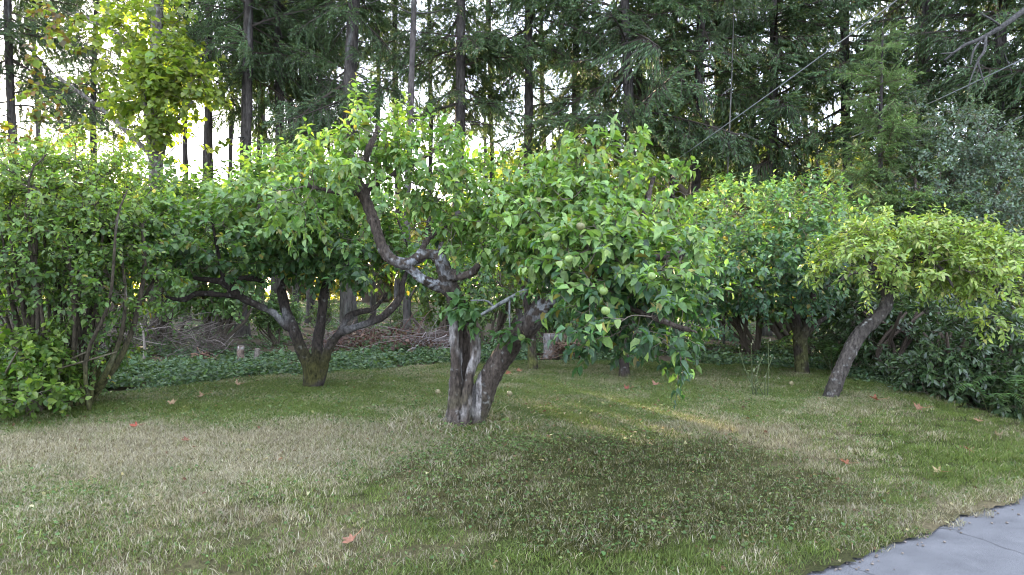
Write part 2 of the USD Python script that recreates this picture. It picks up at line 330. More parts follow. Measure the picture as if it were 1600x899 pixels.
g = put('/World/ground', (v, f), 'soil', np.array([.045, .034, .022]) * (1 - q) + np.array([.09, .075, .045]) * q, True); tag(g, kind='structure')
xs, ys = np.arange(-9, 10.5, 0.065), np.arange(1.2, 12.5, 0.065)
def lz(X, Y): return gz(X, Y) + 0.018 + (meshkit.fbm(np.stack([X, Y, 0 * X], -1) * 6, 3, 8) - .5) * .022
v, f = grid_mesh(xs, ys, lz)
cen = v[f].mean(1); f = f[contains_xy(lawn_poly, cen[:, 0], cen[:, 1])]
used = np.unique(f); remap = np.full(len(v), -1); remap[used] = np.arange(len(used)); v, f = v[used], remap[f]
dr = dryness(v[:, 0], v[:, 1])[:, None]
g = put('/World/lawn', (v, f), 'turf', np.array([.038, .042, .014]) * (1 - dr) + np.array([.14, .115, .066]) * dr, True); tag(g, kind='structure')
e = edge_drive[::-1] + .16 * ndir
back = drive_pt(tt[::-1], -7.0)
pv = np.vstack([np.c_[e, np.full(len(e), 0.0)], np.c_[back, np.full(len(e), 0.0)], np.c_[e, np.full(len(e), -0.12)]]); n = len(e); i = np.arange(n - 1)
g = put('/World/driveway', (pv, np.vstack([np.stack([i, i + n, i + n + 1], 1)[:, [0, 1, 2]], np.stack([i, i + n + 1, i + 1], 1), np.stack([i, i + 1, i + 1 + 2 * n], 1), np.stack([i, i + 1 + 2 * n, i + 2 * n], 1)])), 'asphalt'); tag(g, kind='structure')

# ------------------------------------------------------------------ grass (stuff)
def instancer(path, protos, idx, pos, quat, scale):
    pi = UsdGeom.PointInstancer.Define(stage, path)
    pi.CreatePrototypesRel().SetTargets([Sdf.Path(p) for p in protos])
    pi.CreateProtoIndicesAttr(Vt.IntArray.FromNumpy(np.asarray(idx, np.int32)))
    pi.CreatePositionsAttr(Vt.Vec3fArray.FromNumpy(np.asarray(pos, np.float32)))
    quat = np.asarray(quat, float)
    pi.CreateOrientationsAttr(Vt.QuathArray([Gf.Quath(float(a), float(b), float(c), float(d)) for a, b, c, d in quat]))
    scale = np.asarray(scale, np.float32); scale = scale if scale.ndim == 2 else np.repeat(scale[:, None], 3, 1)
    pi.CreateScalesAttr(Vt.Vec3fArray.FromNumpy(np.ascontiguousarray(scale)))
    return pi
def qz(a): a = np.asarray(a); return np.stack([np.cos(a / 2), 0 * a, 0 * a, np.sin(a / 2)], -1)
def quat_from(X, Z):
    """rotation whose x axis is X and z axis nearest Z"""
    X = nrm(X); Y = nrm(np.cross(Z, X)); Z = np.cross(X, Y)
    out = []
    for x, y, z in zip(X, Y, Z):
        q = Gf.Matrix3d(*x, *y, *z).ExtractRotation().GetQuat(); im = q.GetImaginary(); out.append((q.GetReal(), *im))
    return np.array(out)
rng = np.random.default_rng(11)
def blades(n, rad, hmin, hmax, wid, rng, cols):
    r = rad * np.sqrt(rng.random(n)); a = rng.random(n) * 2 * np.pi
    b = np.stack([r * np.cos(a), r * np.sin(a), np.full(n, -0.006)], 1)
    h = rng.uniform(hmin, hmax, n); la = rng.random(n) * 2 * np.pi; ln = rng.uniform(.3, 1.7, n) * h
    dirv = np.stack([np.cos(la), np.sin(la), 0 * la], 1); sidev = np.stack([-np.sin(la + rng.normal(0, .5, n)), np.cos(la), 0 * la], 1) * (wid * rng.uniform(.6, 1.4, n))[:, None]
    mid = b + dirv * (ln * .4)[:, None] + UP * (h * .62)[:, None]; tip = b + dirv * ln[:, None] + UP * (h * rng.uniform(.75, 1.0, n))[:, None]
    v = np.stack([b - sidev, b + sidev, mid - sidev * .8, mid + sidev * .8, tip], 1).reshape(-1, 3)
    f = (np.array([[0, 1, 3], [0, 3, 2], [2, 3, 4]])[None] + (np.arange(n) * 5)[:, None, None]).reshape(-1, 3)
    return v, f, np.repeat(cols, 5, 0)
GREEN, GREEN2, STRAW, PALE, BROWN = (.072, .114, .022), (.135, .172, .042), (.23, .20, .115), (.36, .335, .255), (.095, .072, .038)
def blade_cols(n, dry, rng, olive=False):
    u = rng.random(n)[:, None]; gcol = np.array(GREEN) * (1 - u) + np.array(GREEN2) * u
    if olive: gcol = np.array([.042, .056, .015]) * (1 - u) + np.array([.098, .095, .028]) * u  # olive blades, darkened to carry the shading of the slope
    u = rng.random(n)[:, None]; scol = np.array(STRAW) * (1 - u) + np.array(PALE) * u
    br = rng.random(n) < 0.18; scol[br] = BROWN
    m = rng.random(n) < dry; c = np.where(m[:, None], scol, gcol)
    return c * np.exp(rng.normal(0, .2, (n, 1)))
GP = '/World/grass'
grass_protos = []
UsdGeom.PointInstancer.Define(stage, GP)
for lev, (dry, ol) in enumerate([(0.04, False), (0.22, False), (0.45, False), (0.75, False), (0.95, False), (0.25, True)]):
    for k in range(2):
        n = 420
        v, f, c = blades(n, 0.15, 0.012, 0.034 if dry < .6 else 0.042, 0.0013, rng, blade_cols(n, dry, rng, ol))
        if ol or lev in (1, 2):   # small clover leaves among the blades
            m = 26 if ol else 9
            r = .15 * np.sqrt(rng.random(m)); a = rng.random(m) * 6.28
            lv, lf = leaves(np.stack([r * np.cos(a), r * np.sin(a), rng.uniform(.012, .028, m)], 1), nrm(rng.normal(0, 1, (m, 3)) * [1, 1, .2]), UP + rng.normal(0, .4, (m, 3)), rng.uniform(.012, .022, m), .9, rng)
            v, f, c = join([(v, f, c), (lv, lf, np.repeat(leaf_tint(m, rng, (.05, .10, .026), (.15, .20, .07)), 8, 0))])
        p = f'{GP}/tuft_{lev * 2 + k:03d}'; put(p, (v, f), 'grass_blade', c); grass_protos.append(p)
sp = 0.108
X, Y = np.meshgrid(np.arange(-8.5, 10, sp), np.arange(1.4, 12.4, sp), indexing='ij'); x = X.ravel() + rng.uniform(-.5, .5, X.size) * sp; y = Y.ravel() + rng.uniform(-.5, .5, X.size) * sp
pj = proj(np.stack([x, y, gz(x, y)], 1)); keep = contains_xy(lawn_poly.buffer(0.03), x, y) & (drive_s(x, y) > .08 + .17 * rng.random(len(x))) & (pj[:, 0] > -120) & (pj[:, 0] < 1720) & (pj[:, 1] < 1000)
_tr = ground_at(722, 666)
keep &= ((x - _tr[0] + .03) / .23) ** 2 + ((y - _tr[1]) / .17) ** 2 > 1
x, y = x[keep], y[keep]
dv = dryness(x, y) + rng.normal(0, .14, len(x)); lev = np.clip(np.digitize(dv, [.12, .30, .52, .8]), 0, 4)
ol = (field(_olive_shade, x, y) > .25) & (dv < .45); lev[ol] = 5
lushf = np.clip(field(_lush, x, y), 0, 1)
ring = np.hypot((x - _tr[0]) / .42, (y - _tr[1]) / .34); lushf = lushf + 2.6 * (rng.random(len(x)) < .8) * (ring < 1.05)
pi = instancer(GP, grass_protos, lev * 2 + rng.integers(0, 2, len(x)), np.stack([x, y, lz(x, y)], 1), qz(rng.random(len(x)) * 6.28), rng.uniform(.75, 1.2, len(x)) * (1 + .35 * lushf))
tag(pi, 'short mown grass, green mixed with dry straw, covering the lawn bank', 'grass', kind='stuff')

# ------------------------------------------------------------------ trees: general builders
def bark_tint(v, rng, base=(.085, .068, .05), light=(.22, .22, .205), lichen=.5, moss=0.0, moss_top=None, seed=0, mosscol=(.085, .095, .025)):
    a = meshkit.fbm(v * [7, 7, 4], 4, seed)[:, None]; b = sm((meshkit.fbm(v * 26, 4, seed + 4)[:, None] - (.66 - .2 * lichen)) / .14)
    c = np.asarray(base) * (.6 + .9 * a); c = c * (1 - .75 * b) + np.asarray(light) * .75 * b
    if moss:
        mk = sm((meshkit.fbm(v * 5, 3, seed + 7)[:, None] - .36) / .2) * moss * sm((moss_top - v[:, 2:3]) / .5)
        c = c * (1 - mk) + np.asarray(mosscol) * mk
    return c
def pick_front(base, tip, K):
    """indices of the K leaves that show largest, by a nearest-leaf-per-cell test on their centres"""
    c = (base + tip) / 2; p = proj(c); ok = (p[:, 0] > 0) & (p[:, 0] < 1600) & (p[:, 1] > 0) & (p[:, 1] < 899)
    cell = (p[:, 0] // 14).astype(int) * 1000 + (p[:, 1] // 14).astype(int)
    order = np.argsort(c[:, 1]); seen, front = set(), []
    for i in order:
        if ok[i] and cell[i] not in seen: seen.add(cell[i]); front.append(i)
    front = np.array(front); sz = np.linalg.norm(proj(tip[front]) - proj(base[front]), axis=1)
    return front[np.argsort(-sz)[:K]]
def leafy(T, nodes, blobs, n_anchor, n_twig, rng, size, ratio, tint, nl=11, L=(.22, .42), up=.3, droop=.3, mat='leaf', sprouts=0, singles=0, lift=.1, fold=.25, curl=.25, shell=.4, branch_tint=(.10, .085, .065), rk=.011, flat=0.0, noise_cut=0.0, outw=.8):
    """Branches, foliage and the largest single leaves of a broadleaf crown, as parts of T."""
    a, o, num = blob_points(blobs, n_anchor, rng, shell)
    if noise_cut:
        keep = meshkit.fbm(a * 2.2, 3, int(rng.integers(1e6))) > noise_cut; a, o = a[keep], o[keep]
    P, R = grow(nodes, a, rng, lift, r_k=rk)
    base, dirs, LL = [], [], []
    for k in range(n_twig):
        j = rng.integers(3, P.shape[1], len(P)) if k else np.full(len(P), P.shape[1] - 1)
        base.append(P[np.arange(len(P)), j]); own = nrm(P[:, -1] - P[:, -2])
        dirs.append(own * .5 + nrm(P[:, -1] - P[:, 0]) * .3 + rng.normal(0, .55, (len(P), 3)) + UP * up); LL.append(rng.uniform(*L, len(P)))
    base, dirs, LL = np.vstack(base), np.vstack(dirs), np.concatenate(LL)
    B = np.array([at(b[0], b[1], b[2]) for b in blobs]); Rb = np.array([[b[3] / F * b[2], b[5], b[4] / F * b[2]] for b in blobs])
    w = (((base[:, None] - B[None]) / Rb[None]) ** 2).sum(-1); jn = w.argmin(1)
    dirs = dirs + nrm((base - B[jn]) / Rb[jn]) * outw
    lv, lf, st = twigs(base, dirs, LL, nl, rng, size, ratio, droop, up=up, fold=fold, curl=curl, flat=flat)
    stems = [tubes(P, R, 5, cap=False), st]
    if sprouts:
        top = np.argsort(-(base[:, 2] + rng.normal(0, .15, len(base))))[:sprouts]
        sv, sf, ss = twigs(base[top], UP + rng.normal(0, .22, (sprouts, 3)), rng.uniform(.22, .42, sprouts), 13, rng, size * .85, ratio, .05, fold=fold, curl=curl, spread=.75)
        lv, lf = join([(lv, lf), (sv, sf)]); stems.append(ss)
    N = len(lv) // 8; z = (lv.reshape(N, 8, 3)[:, 0])
    col = tint(N, rng, z)
    V = lv.reshape(N, 8, 3)
    if singles:
        pick = pick_front(V[:, 0], V[:, 3], singles)
        for i in pick: T.part('leaf', (V[i], _LF), mat, col[i], True)
        m = np.ones(N, bool); m[pick] = False; V, col = V[m], col[m]
    N = len(V)
    T.part('foliage', (V.reshape(-1, 3), (_LF[None] + (np.arange(N) * 8)[:, None, None]).reshape(-1, 3)), mat, np.repeat(col, 8, 0), True, kind='stuff')
    bv, bf = join(stems)
    T.part('branches', (bv, bf), 'twig', branch_tint, True, kind='stuff')
    return V
def apple_mesh(c, r, rng, tilt):
    t = np.linspace(0, np.pi, 11); prof = np.sin(t) * (1 + .10 * np.cos(t)) ; zz = np.cos(t) * .92 - .16 * np.exp(-(t / .38) ** 2) + .10 * np.exp(-((np.pi - t) / .3) ** 2)
    a = np.arange(14) * 2 * np.pi / 14
    v = np.stack([np.outer(prof, np.cos(a)), np.outer(prof, np.sin(a)), np.repeat(zz[:, None], 14, 1)], -1).reshape(-1, 3) * r
    i, j = np.meshgrid(np.arange(10), np.arange(14), indexing='ij'); q = np.stack([i * 14 + j, (i + 1) * 14 + j, (i + 1) * 14 + (j + 1) % 14, i * 14 + (j + 1) % 14], -1).reshape(-1, 4)
    Rm = trimesh.transformations.euler_matrix(*tilt)[:3, :3]
    return v @ Rm.T + c, np.vstack([q[:, [0, 1, 2]], q[:, [0, 2, 3]]]), Rm
def add_apple(T, px, py, V, rng, r=.034, red=False, d=None):
    if d is None:
        c = V.mean(1); p = proj(c); near = np.hypot(p[:, 0] - px, p[:, 1] - py) < 16
        d = (np.sort(c[near, 1])[0] - .02) if near.any() else np.median(c[:, 1])
    v, f, Rm = apple_mesh(at(px, py, d), r * rng.uniform(.9, 1.1), rng, rng.normal(0, .35, 3))
    p = T.part('apple', (v, f), 'fruit', (.10, .10, .04) if red else np.array([.11, .16, .04]) * rng.uniform(.85, 1.15), True)
    c = at(px, py, d); top = c + Rm @ [0, 0, r * .7]
    T.part('stalk', tube([top, top + Rm @ [.004, 0, .02], top + UP * .035], .0018, 4), 'twig', (.12, .09, .05), under=p)
def thin(limbs, ks): return [(P, R * k) for (P, R), k in zip(limbs, ks)]
def pxlimb(rows, base_d):
    """rows of (px, py, depth offset, radius px) -> points, radii in metres"""
    P = np.array([at(r[0], r[1], base_d + r[2]) for r in rows]); R = np.array([r[3] / F * (base_d + r[2]) for r in rows]); return P, R
def nodes_of(limbs, skip=0.0):
    out = []
    for P, R in limbs:
        n = max(3, int(np.linalg.norm(np.diff(P, axis=0), axis=1).sum() / .05)); q = catmull(P, n); out.append(q[int(n * skip):])
    return np.vstack(out)

# ------------------------------------------------------------------ the old apple tree in front
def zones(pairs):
    """leaf tint that is brighter where z is high, with its own random spread: new growth on top, shade of the lower crown painted into the colour"""
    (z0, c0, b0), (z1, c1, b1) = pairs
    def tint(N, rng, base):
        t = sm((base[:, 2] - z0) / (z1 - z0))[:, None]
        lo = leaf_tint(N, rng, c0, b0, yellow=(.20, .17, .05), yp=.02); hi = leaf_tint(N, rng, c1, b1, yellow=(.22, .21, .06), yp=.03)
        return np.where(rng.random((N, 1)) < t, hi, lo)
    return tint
rng = np.random.default_rng(101)
p0 = ground_at(725, 667); D = p0[1]
T = Thing('apple_tree', 'old gnarled apple tree with split hollow grey trunk, nearest in the lawn', 'apple tree', p0)
up_limb = pxlimb([(722, 500, .12, 15), (712, 470, .10, 14), (700, 440, .05, 13), (691, 412, .02, 11), (676, 397, 0, 9), (655, 402, -.05, 8.5), (632, 413, -.08, 9), (608, 402, -.08, 9), (593, 376, -.05, 8.5), (585, 348, 0, 8.5), (574, 318, .03, 8.5), (566, 298, .04, 10)], D)
pale_limb = pxlimb([(694, 452, .04, 10), (668, 440, -.02, 8), (648, 428, -.06, 8), (634, 414, -.08, 7)], D)
right_limb = pxlimb([(742, 664, -.02, 17), (752, 622, -.03, 19), (766, 588, -.06, 18), (792, 548, -.12, 17), (826, 508, -.22, 17), (862, 470, -.35, 15), (900, 445, -.5, 12), (950, 425, -.7, 10), (1010, 405, -.85, 8), (1080, 395, -.8, 6)], D)
limbs = [pxlimb([(711, 672, -.02, 19), (712, 628, -.03, 12), (713, 580, -.04, 10), (713, 540, -.03, 11), (714, 505, 0, 12), (716, 488, .02, 10)], D),
         pxlimb([(724, 668, -.07, 13), (729, 625, -.10, 9), (733, 590, -.11, 8), (742, 560, -.09, 9), (743, 533, -.07, 9), (733, 510, -.05, 8), (729, 500, -.04, 6)], D),
         pxlimb([(727, 668, .10, 22), (724, 620, .14, 18), (722, 560, .15, 15), (722, 500, .12, 16)], D),
         pxlimb([(738, 672, 0, 19), (742, 640, .02, 16)], D), pxlimb([(690, 668, -.05, 7), (708, 655, -.04, 13)], D), pxlimb([(752, 675, .05, 7), (738, 655, .03, 14)], D), pxlimb([(722, 678, -.14, 8), (722, 655, -.09, 11)], D),
         right_limb, up_limb, pale_limb,
         pxlimb([(697, 425, .03, 10), (712, 432, -.05, 7), (728, 431, -.10, 6), (740, 424, -.13, 6), (746, 417, -.15, 5)], D), pxlimb([(690, 410, .03, 9), (688, 396, .02, 9), (690, 384, .05, 7)], D),
         pxlimb([(862, 470, -.35, 11), (900, 410, -.2, 8), (930, 350, -.05, 6), (950, 300, 0, 4)], D), pxlimb([(900, 445, -.5, 9), (960, 470, -.9, 7), (1030, 500, -1.2, 5), (1090, 520, -1.3, 4)], D),
         pxlimb([(950, 425, -.7, 7), (1000, 350, -.5, 6), (1020, 280, -.3, 4)], D), pxlimb([(566, 298, .04, 8), (560, 275, 0, 7), (575, 240, -.1, 5), (590, 200, -.1, 4)], D), pxlimb([(566, 298, .04, 7), (600, 280, .1, 5), (650, 255, .25, 4), (690, 225, .3, 3)], D),
         pxlimb([(566, 298, .04, 6), (545, 302, -.1, 5), (520, 300, -.2, 4), (480, 290, -.2, 3)], D), pxlimb([(655, 402, -.05, 7), (668, 376, .05, 5), (700, 350, .2, 4), (740, 330, .3, 3)], D)]
cuts = [pxlimb([(722, 480, -.05, 8), (724, 540, -.05, 7), (722, 580, -.04, 5)], D), pxlimb([(737, 655, -.10, 4), (742, 620, -.08, 7), (740, 590, -.05, 7), (735, 575, -.03, 4)], D), pxlimb([(719, 655, -.13, 3), (721, 620, -.10, 4), (722, 590, -.08, 4)], D)]
v, f = wood(limbs, k=.012, cell=.0085, amp=.013, freq=13, cuts=cuts, seed=3, zstretch=.3)
tt_ = bark_tint(v, rng, (.046, .037, .029), (.17, .17, .155), .08, .3, p0[2] + .45, 3)
pv = proj(v); dead = sm((pv[:, 0] < 752) * (pv[:, 1] > 478) * np.clip((664 - pv[:, 1]) / 25, 0, 1) * (v[:, 1] < D + .06) * 1.0)[:, None] * sm((meshkit.fbm(v * [14, 14, 2.4], 4, 77)[:, None] - .40) / .16)
tt_ = tt_ * (1 - .85 * dead) + np.array([.20, .19, .175]) * .85 * dead
pale = (np.exp(-(((pv - [662, 436]) / [34, 16]) ** 2).sum(1)) + np.exp(-(((pv - [640, 398]) / [22, 14]) ** 2).sum(1)) + .9 * np.exp(-(((pv - [688, 400]) / [12, 16]) ** 2).sum(1)) + .7 * np.exp(-(((pv - [850, 480]) / [28, 22]) ** 2).sum(1)))[:, None] * sm((meshkit.fbm(v * 22, 4, 12)[:, None] - .46) / .06)
pale = np.clip(pale, 0, 1); tt_ = tt_ * (1 - pale) + np.array([.22, .235, .24]) * pale
T.part('trunk', (v, f), 'bark', tt_, True)
dl = pxlimb([(752, 492, -.3, 2.5), (790, 470, -.35, 3.5), (826, 452, -.42, 4.5), (858, 438, -.5, 5)], D)
T.part('dead_branch', join([tube(*dl, 7, 14), tube(*pxlimb([(797, 467, -.36, 2), (796, 490, -.37, 1.6), (797, 512, -.37, 1.2)], D), 5, 6), tube(*pxlimb([(772, 480, -.32, 2), (760, 470, -.34, 1.5), (735, 470, -.36, 1.2)], D), 5, 6)]), 'bark', (.14, .15, .14), True, label='dead grey lichen-covered branch')
tint = zones(((1.0, (.030, .072, .030), (.066, .132, .052)), (2.2, (.092, .175, .048), (.215, .315, .092))))  # low zone darkened to stand for shade inside the crown
blobs = [(868, 335, D - .35, 82, 58, .6, 1.0), (945, 272, D - .1, 84, 46, .5, .9), (1010, 325, D - .2, 62, 56, .5, .8), (930, 410, D - .95, 82, 62, .42, 1.1), (1005, 425, D - .9, 78, 62, .5, .9), (985, 490, D - 1.15, 72, 46, .4, .95), (1060, 485, D - .95, 50, 42, .35, .6),
         (815, 362, D - .3, 56, 32, .4, .6), (790, 320, D + .1, 50, 44, .5, .55), (1062, 540, D - 1.2, 42, 20, .22, .4), (965, 540, D - 1.05, 40, 22, .22, .45), (912, 470, D - .9, 30, 28, .3, .45),
         (590, 232, D - .05, 60, 38, .42, .7), (520, 268, D - .15, 62, 36, .4, .55), (668, 268, D + .2, 70, 42, .45, .7), (590, 285, D - .1, 66, 24, .4, .35), (730, 305, D + .3, 62, 50, .5, .85), (740, 372, D + .1, 54, 26, .35, .55), (780, 398, D + .2, 36, 20, .3, .35), (470, 315, D - .1, 46, 28, .4, .28)]
nodes = nodes_of([l for l in limbs[10:]] + [up_limb, right_limb], .3); nodes = nodes[nodes[:, 2] > 1.25]
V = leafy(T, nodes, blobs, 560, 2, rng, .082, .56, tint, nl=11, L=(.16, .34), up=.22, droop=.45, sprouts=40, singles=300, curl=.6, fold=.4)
for px, py, red in [(907, 354, 1), (889, 405, 0), (946, 486, 0), (815, 528, 0), (943, 455, 0), (1018, 432, 0), (868, 372, 0)]: add_apple(T, px, py, V, rng, .030, red, d=(D - .42 if px == 815 else None))
# leafy tuft growing from the broken stem top
bb = np.repeat(at(722, 492, D - .10)[None], 15, 0) + rng.normal(0, .03, (15, 3)); lv, lf, st = twigs(bb, rng.normal(0, .65, (15, 3)) + [0, -.45, .45], np.full(15, .20), 9, rng, .10, .55, .5, curl=.4)
T.part('leafy_shoot', (lv, lf), 'leaf', np.repeat(leaf_tint(len(lv) // 8, rng, (.05, .11, .035), (.11, .20, .06)), 8, 0), True)
bb = np.repeat(at(800, 527, D - .35)[None], 5, 0) + rng.normal(0, .03, (5, 3)); lv, lf, st = twigs(bb, rng.normal(0, .6, (5, 3)) + [-.2, -.3, .2], np.full(5, .15), 8, rng, .09, .55, .5)
T.part('leafy_shoot', (lv, lf), 'leaf', np.repeat(leaf_tint(len(lv) // 8, rng, (.04, .09, .03), (.08, .15, .045)), 8, 0), True)

# ------------------------------------------------------------------ the other fruit trees
rng = np.random.default_rng(202)
p0 = ground_at(488, 607); D = p0[1]
T = Thing('apple_tree', 'mossy apple tree with four spreading limbs beside the left brush pile', 'apple tree', p0)
limbs = [pxlimb([(488, 612, 0, 19), (489, 590, 0, 18), (487, 570, 0, 17)], D), pxlimb([(486, 575, 0, 15), (470, 545, -.05, 14), (460, 518, -.08, 13), (450, 495, -.05, 13), (443, 470, 0, 12), (440, 455, .02, 11)], D),
         pxlimb([(447, 512, -.10, 8), (436, 499, -.16, 8), (425, 487, -.22, 9), (404, 478, -.3, 9), (382, 468, -.36, 9), (365, 455, -.4, 9), (350, 442, -.42, 9), (330, 438, -.45, 7), (305, 435, -.5, 6)], D),
         pxlimb([(352, 446, -.42, 8), (370, 438, -.3, 8), (390, 434, -.2, 8), (410, 440, -.1, 6)], D), pxlimb([(372, 463, -.38, 7), (345, 461, -.42, 7), (308, 459, -.5, 7), (290, 468, -.55, 7), (266, 466, -.6, 5), (245, 455, -.6, 4)], D),
         pxlimb([(494, 592, .05, 15), (496, 560, .06, 14), (497, 530, .08, 13), (502, 500, .06, 12), (505, 475, .05, 11), (508, 450, .02, 10), (516, 437, 0, 9), (524, 427, 0, 9), (520, 410, 0, 8)], D), pxlimb([(524, 427, 0, 6), (540, 420, -.05, 5), (560, 405, -.1, 4)], D),
         pxlimb([(500, 594, 0, 14), (507, 566, -.05, 12), (515, 543, -.1, 11), (530, 522, -.15, 10), (560, 510, -.2, 9), (590, 500, -.25, 9), (612, 482, -.25, 10), (626, 462, -.2, 9), (628, 445, -.2, 7)], D), pxlimb([(578, 502, -.22, 5), (584, 488, -.28, 4)], D),
         pxlimb([(530, 520, -.1, 8), (542, 497, 0, 9), (560, 488, .05, 8), (585, 482, .1, 6), (604, 460, .1, 5)], D), pxlimb([(440, 460, 0, 7), (445, 400, .1, 5), (455, 330, .1, 3)], D), pxlimb([(350, 442, -.42, 6), (340, 390, -.4, 4), (330, 340, -.4, 3)], D), pxlimb([(520, 410, 0, 6), (500, 350, .1, 4), (490, 290, .1, 3)], D), pxlimb([(628, 445, -.2, 6), (640, 400, -.1, 4), (620, 340, 0, 3)], D)]
limbs = thin(limbs, [.85] + [.66] * 20)
v, f = wood(limbs, k=.010, cell=.014, amp=.010, freq=11, seed=13)
c = bark_tint(v, rng, (.028, .023, .019), (.13, .13, .115), .1, .9, p0[2] + .7, 14, (.034, .034, .009))
pv = proj(v); pale = np.clip(np.exp(-(((pv - [432, 492]) / [18, 14]) ** 2).sum(1)) * (v[:, 1] < D - .08) + .5 * np.exp(-(((pv - [555, 510]) / [26, 10]) ** 2).sum(1)), 0, 1)[:, None]
T.part('trunk', (v, f), 'bark', c * (1 - pale) + np.array([.17, .17, .165]) * pale, True)
blobs = [(450, 345, D, 105, 68, .9, 1.2), (350, 385, D - .35, 95, 46, .7, 1.0), (285, 365, D - .45, 66, 46, .6, .8), (540, 370, D + .1, 95, 62, .8, 1.1), (600, 400, D - .1, 50, 30, .5, .45), (465, 285, D + .1, 75, 42, .6, .7), (310, 408, D - .5, 70, 18, .35, .35), (235, 400, D - .55, 35, 36, .4, .35), (480, 385, D - .25, 90, 22, .5, .5), (640, 370, D + .2, 50, 60, .6, .6)]
tint = zones(((1.5, (.042, .090, .034), (.085, .155, .060)), (2.6, (.092, .172, .05), (.18, .28, .085))))
nodes = nodes_of(limbs[1:]); nodes = nodes[nodes[:, 2] > 1.55]
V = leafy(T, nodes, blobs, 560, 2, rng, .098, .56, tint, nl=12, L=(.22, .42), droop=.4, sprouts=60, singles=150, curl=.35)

def small_apple(px, py, label, forks, blobs, seed, na, size=.09, tint=None, singles=0, moss=.7, sprouts=20):
    rng = np.random.default_rng(seed); p0 = ground_at(px, py); D = p0[1]
    T = Thing('apple_tree', label, 'apple tree', p0); limbs = [pxlimb(r, D) for r in forks]
    limbs = thin(limbs, [.82] + [.68] * 20)
    v, f = wood(limbs, k=.010, cell=.014, amp=.009, freq=11, seed=seed)
    T.part('trunk', (v, f), 'bark', bark_tint(v, rng, (.032, .026, .021), (.15, .15, .14), .12, moss, p0[2] + .8, seed), True)
    nodes = nodes_of(limbs); nodes = nodes[nodes[:, 2] > p0[2] + .75]
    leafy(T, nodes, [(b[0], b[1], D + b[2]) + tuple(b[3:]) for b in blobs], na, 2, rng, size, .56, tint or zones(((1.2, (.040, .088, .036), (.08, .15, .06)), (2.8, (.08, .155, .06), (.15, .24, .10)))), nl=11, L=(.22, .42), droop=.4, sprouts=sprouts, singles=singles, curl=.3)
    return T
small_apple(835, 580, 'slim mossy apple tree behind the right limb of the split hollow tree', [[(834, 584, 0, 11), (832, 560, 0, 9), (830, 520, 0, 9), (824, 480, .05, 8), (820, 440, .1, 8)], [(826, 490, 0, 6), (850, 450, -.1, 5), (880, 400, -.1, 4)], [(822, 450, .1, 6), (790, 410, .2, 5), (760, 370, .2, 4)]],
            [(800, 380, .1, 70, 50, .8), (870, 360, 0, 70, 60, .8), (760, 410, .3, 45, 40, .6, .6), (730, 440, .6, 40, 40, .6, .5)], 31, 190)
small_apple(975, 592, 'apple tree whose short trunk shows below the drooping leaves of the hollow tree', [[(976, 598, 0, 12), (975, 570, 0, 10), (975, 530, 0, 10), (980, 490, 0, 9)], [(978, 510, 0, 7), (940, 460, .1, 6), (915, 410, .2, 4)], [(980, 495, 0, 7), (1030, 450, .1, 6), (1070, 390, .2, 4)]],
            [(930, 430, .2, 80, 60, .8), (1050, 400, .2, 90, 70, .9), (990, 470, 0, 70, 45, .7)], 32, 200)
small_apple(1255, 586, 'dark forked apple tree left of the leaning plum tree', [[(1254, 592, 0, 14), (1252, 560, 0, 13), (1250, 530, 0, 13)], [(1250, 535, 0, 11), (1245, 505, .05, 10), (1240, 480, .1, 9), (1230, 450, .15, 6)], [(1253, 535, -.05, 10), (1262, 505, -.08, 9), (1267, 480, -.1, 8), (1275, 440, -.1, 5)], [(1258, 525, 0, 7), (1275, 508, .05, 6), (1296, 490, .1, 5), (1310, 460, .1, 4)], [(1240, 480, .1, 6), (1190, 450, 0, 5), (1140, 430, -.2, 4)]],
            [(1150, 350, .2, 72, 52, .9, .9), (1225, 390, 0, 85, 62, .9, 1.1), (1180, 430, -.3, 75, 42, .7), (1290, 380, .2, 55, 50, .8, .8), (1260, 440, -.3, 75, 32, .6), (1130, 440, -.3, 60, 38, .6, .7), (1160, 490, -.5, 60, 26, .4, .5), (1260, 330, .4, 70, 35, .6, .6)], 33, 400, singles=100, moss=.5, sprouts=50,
            tint=zones(((1.3, (.042, .095, .05), (.085, .155, .08)), (2.7, (.085, .17, .07), (.18, .28, .12)))))

rng = np.random.default_rng(303)
p0 = ground_at(1300, 624); D = p0[1]
T = Thing('plum_tree', 'leaning plum tree with yellow-green umbrella crown above dark evergreen shrubs', 'plum tree', p0)
limbs = [pxlimb([(1293, 630, 0, 13), (1302, 608, 0, 14), (1309, 590, 0, 14), (1320, 565, 0, 13), (1331, 542, 0, 13), (1347, 518, 0, 13), (1366, 500, 0, 12), (1382, 482, 0, 12), (1392, 455, .02, 10), (1400, 425, .05, 9)], D),
         pxlimb([(1388, 470, 0, 9), (1376, 440, -.05, 8), (1370, 420, -.1, 7), (1350, 400, -.15, 5)], D), pxlimb([(1400, 425, .05, 7), (1440, 400, 0, 6), (1490, 400, -.1, 5), (1540, 430, -.15, 4), (1565, 470, -.2, 3)], D), pxlimb([(1398, 430, .05, 6), (1410, 390, .1, 5), (1425, 360, .15, 4)], D), pxlimb([(1372, 425, -.1, 6), (1340, 425, -.25, 4), (1310, 440, -.3, 3)], D), pxlimb([(1440, 400, 0, 5), (1470, 420, -.3, 4), (1490, 450, -.45, 3)], D)]
limbs = thin(limbs, [.84] + [.75] * 20)
v, f = wood(limbs, k=.010, cell=.012, amp=.010, freq=12, seed=23)
T.part('trunk', (v, f), 'bark', bark_tint(v, rng, (.048, .042, .035), (.17, .17, .155), .14, .3, p0[2] + .25, 24), True)
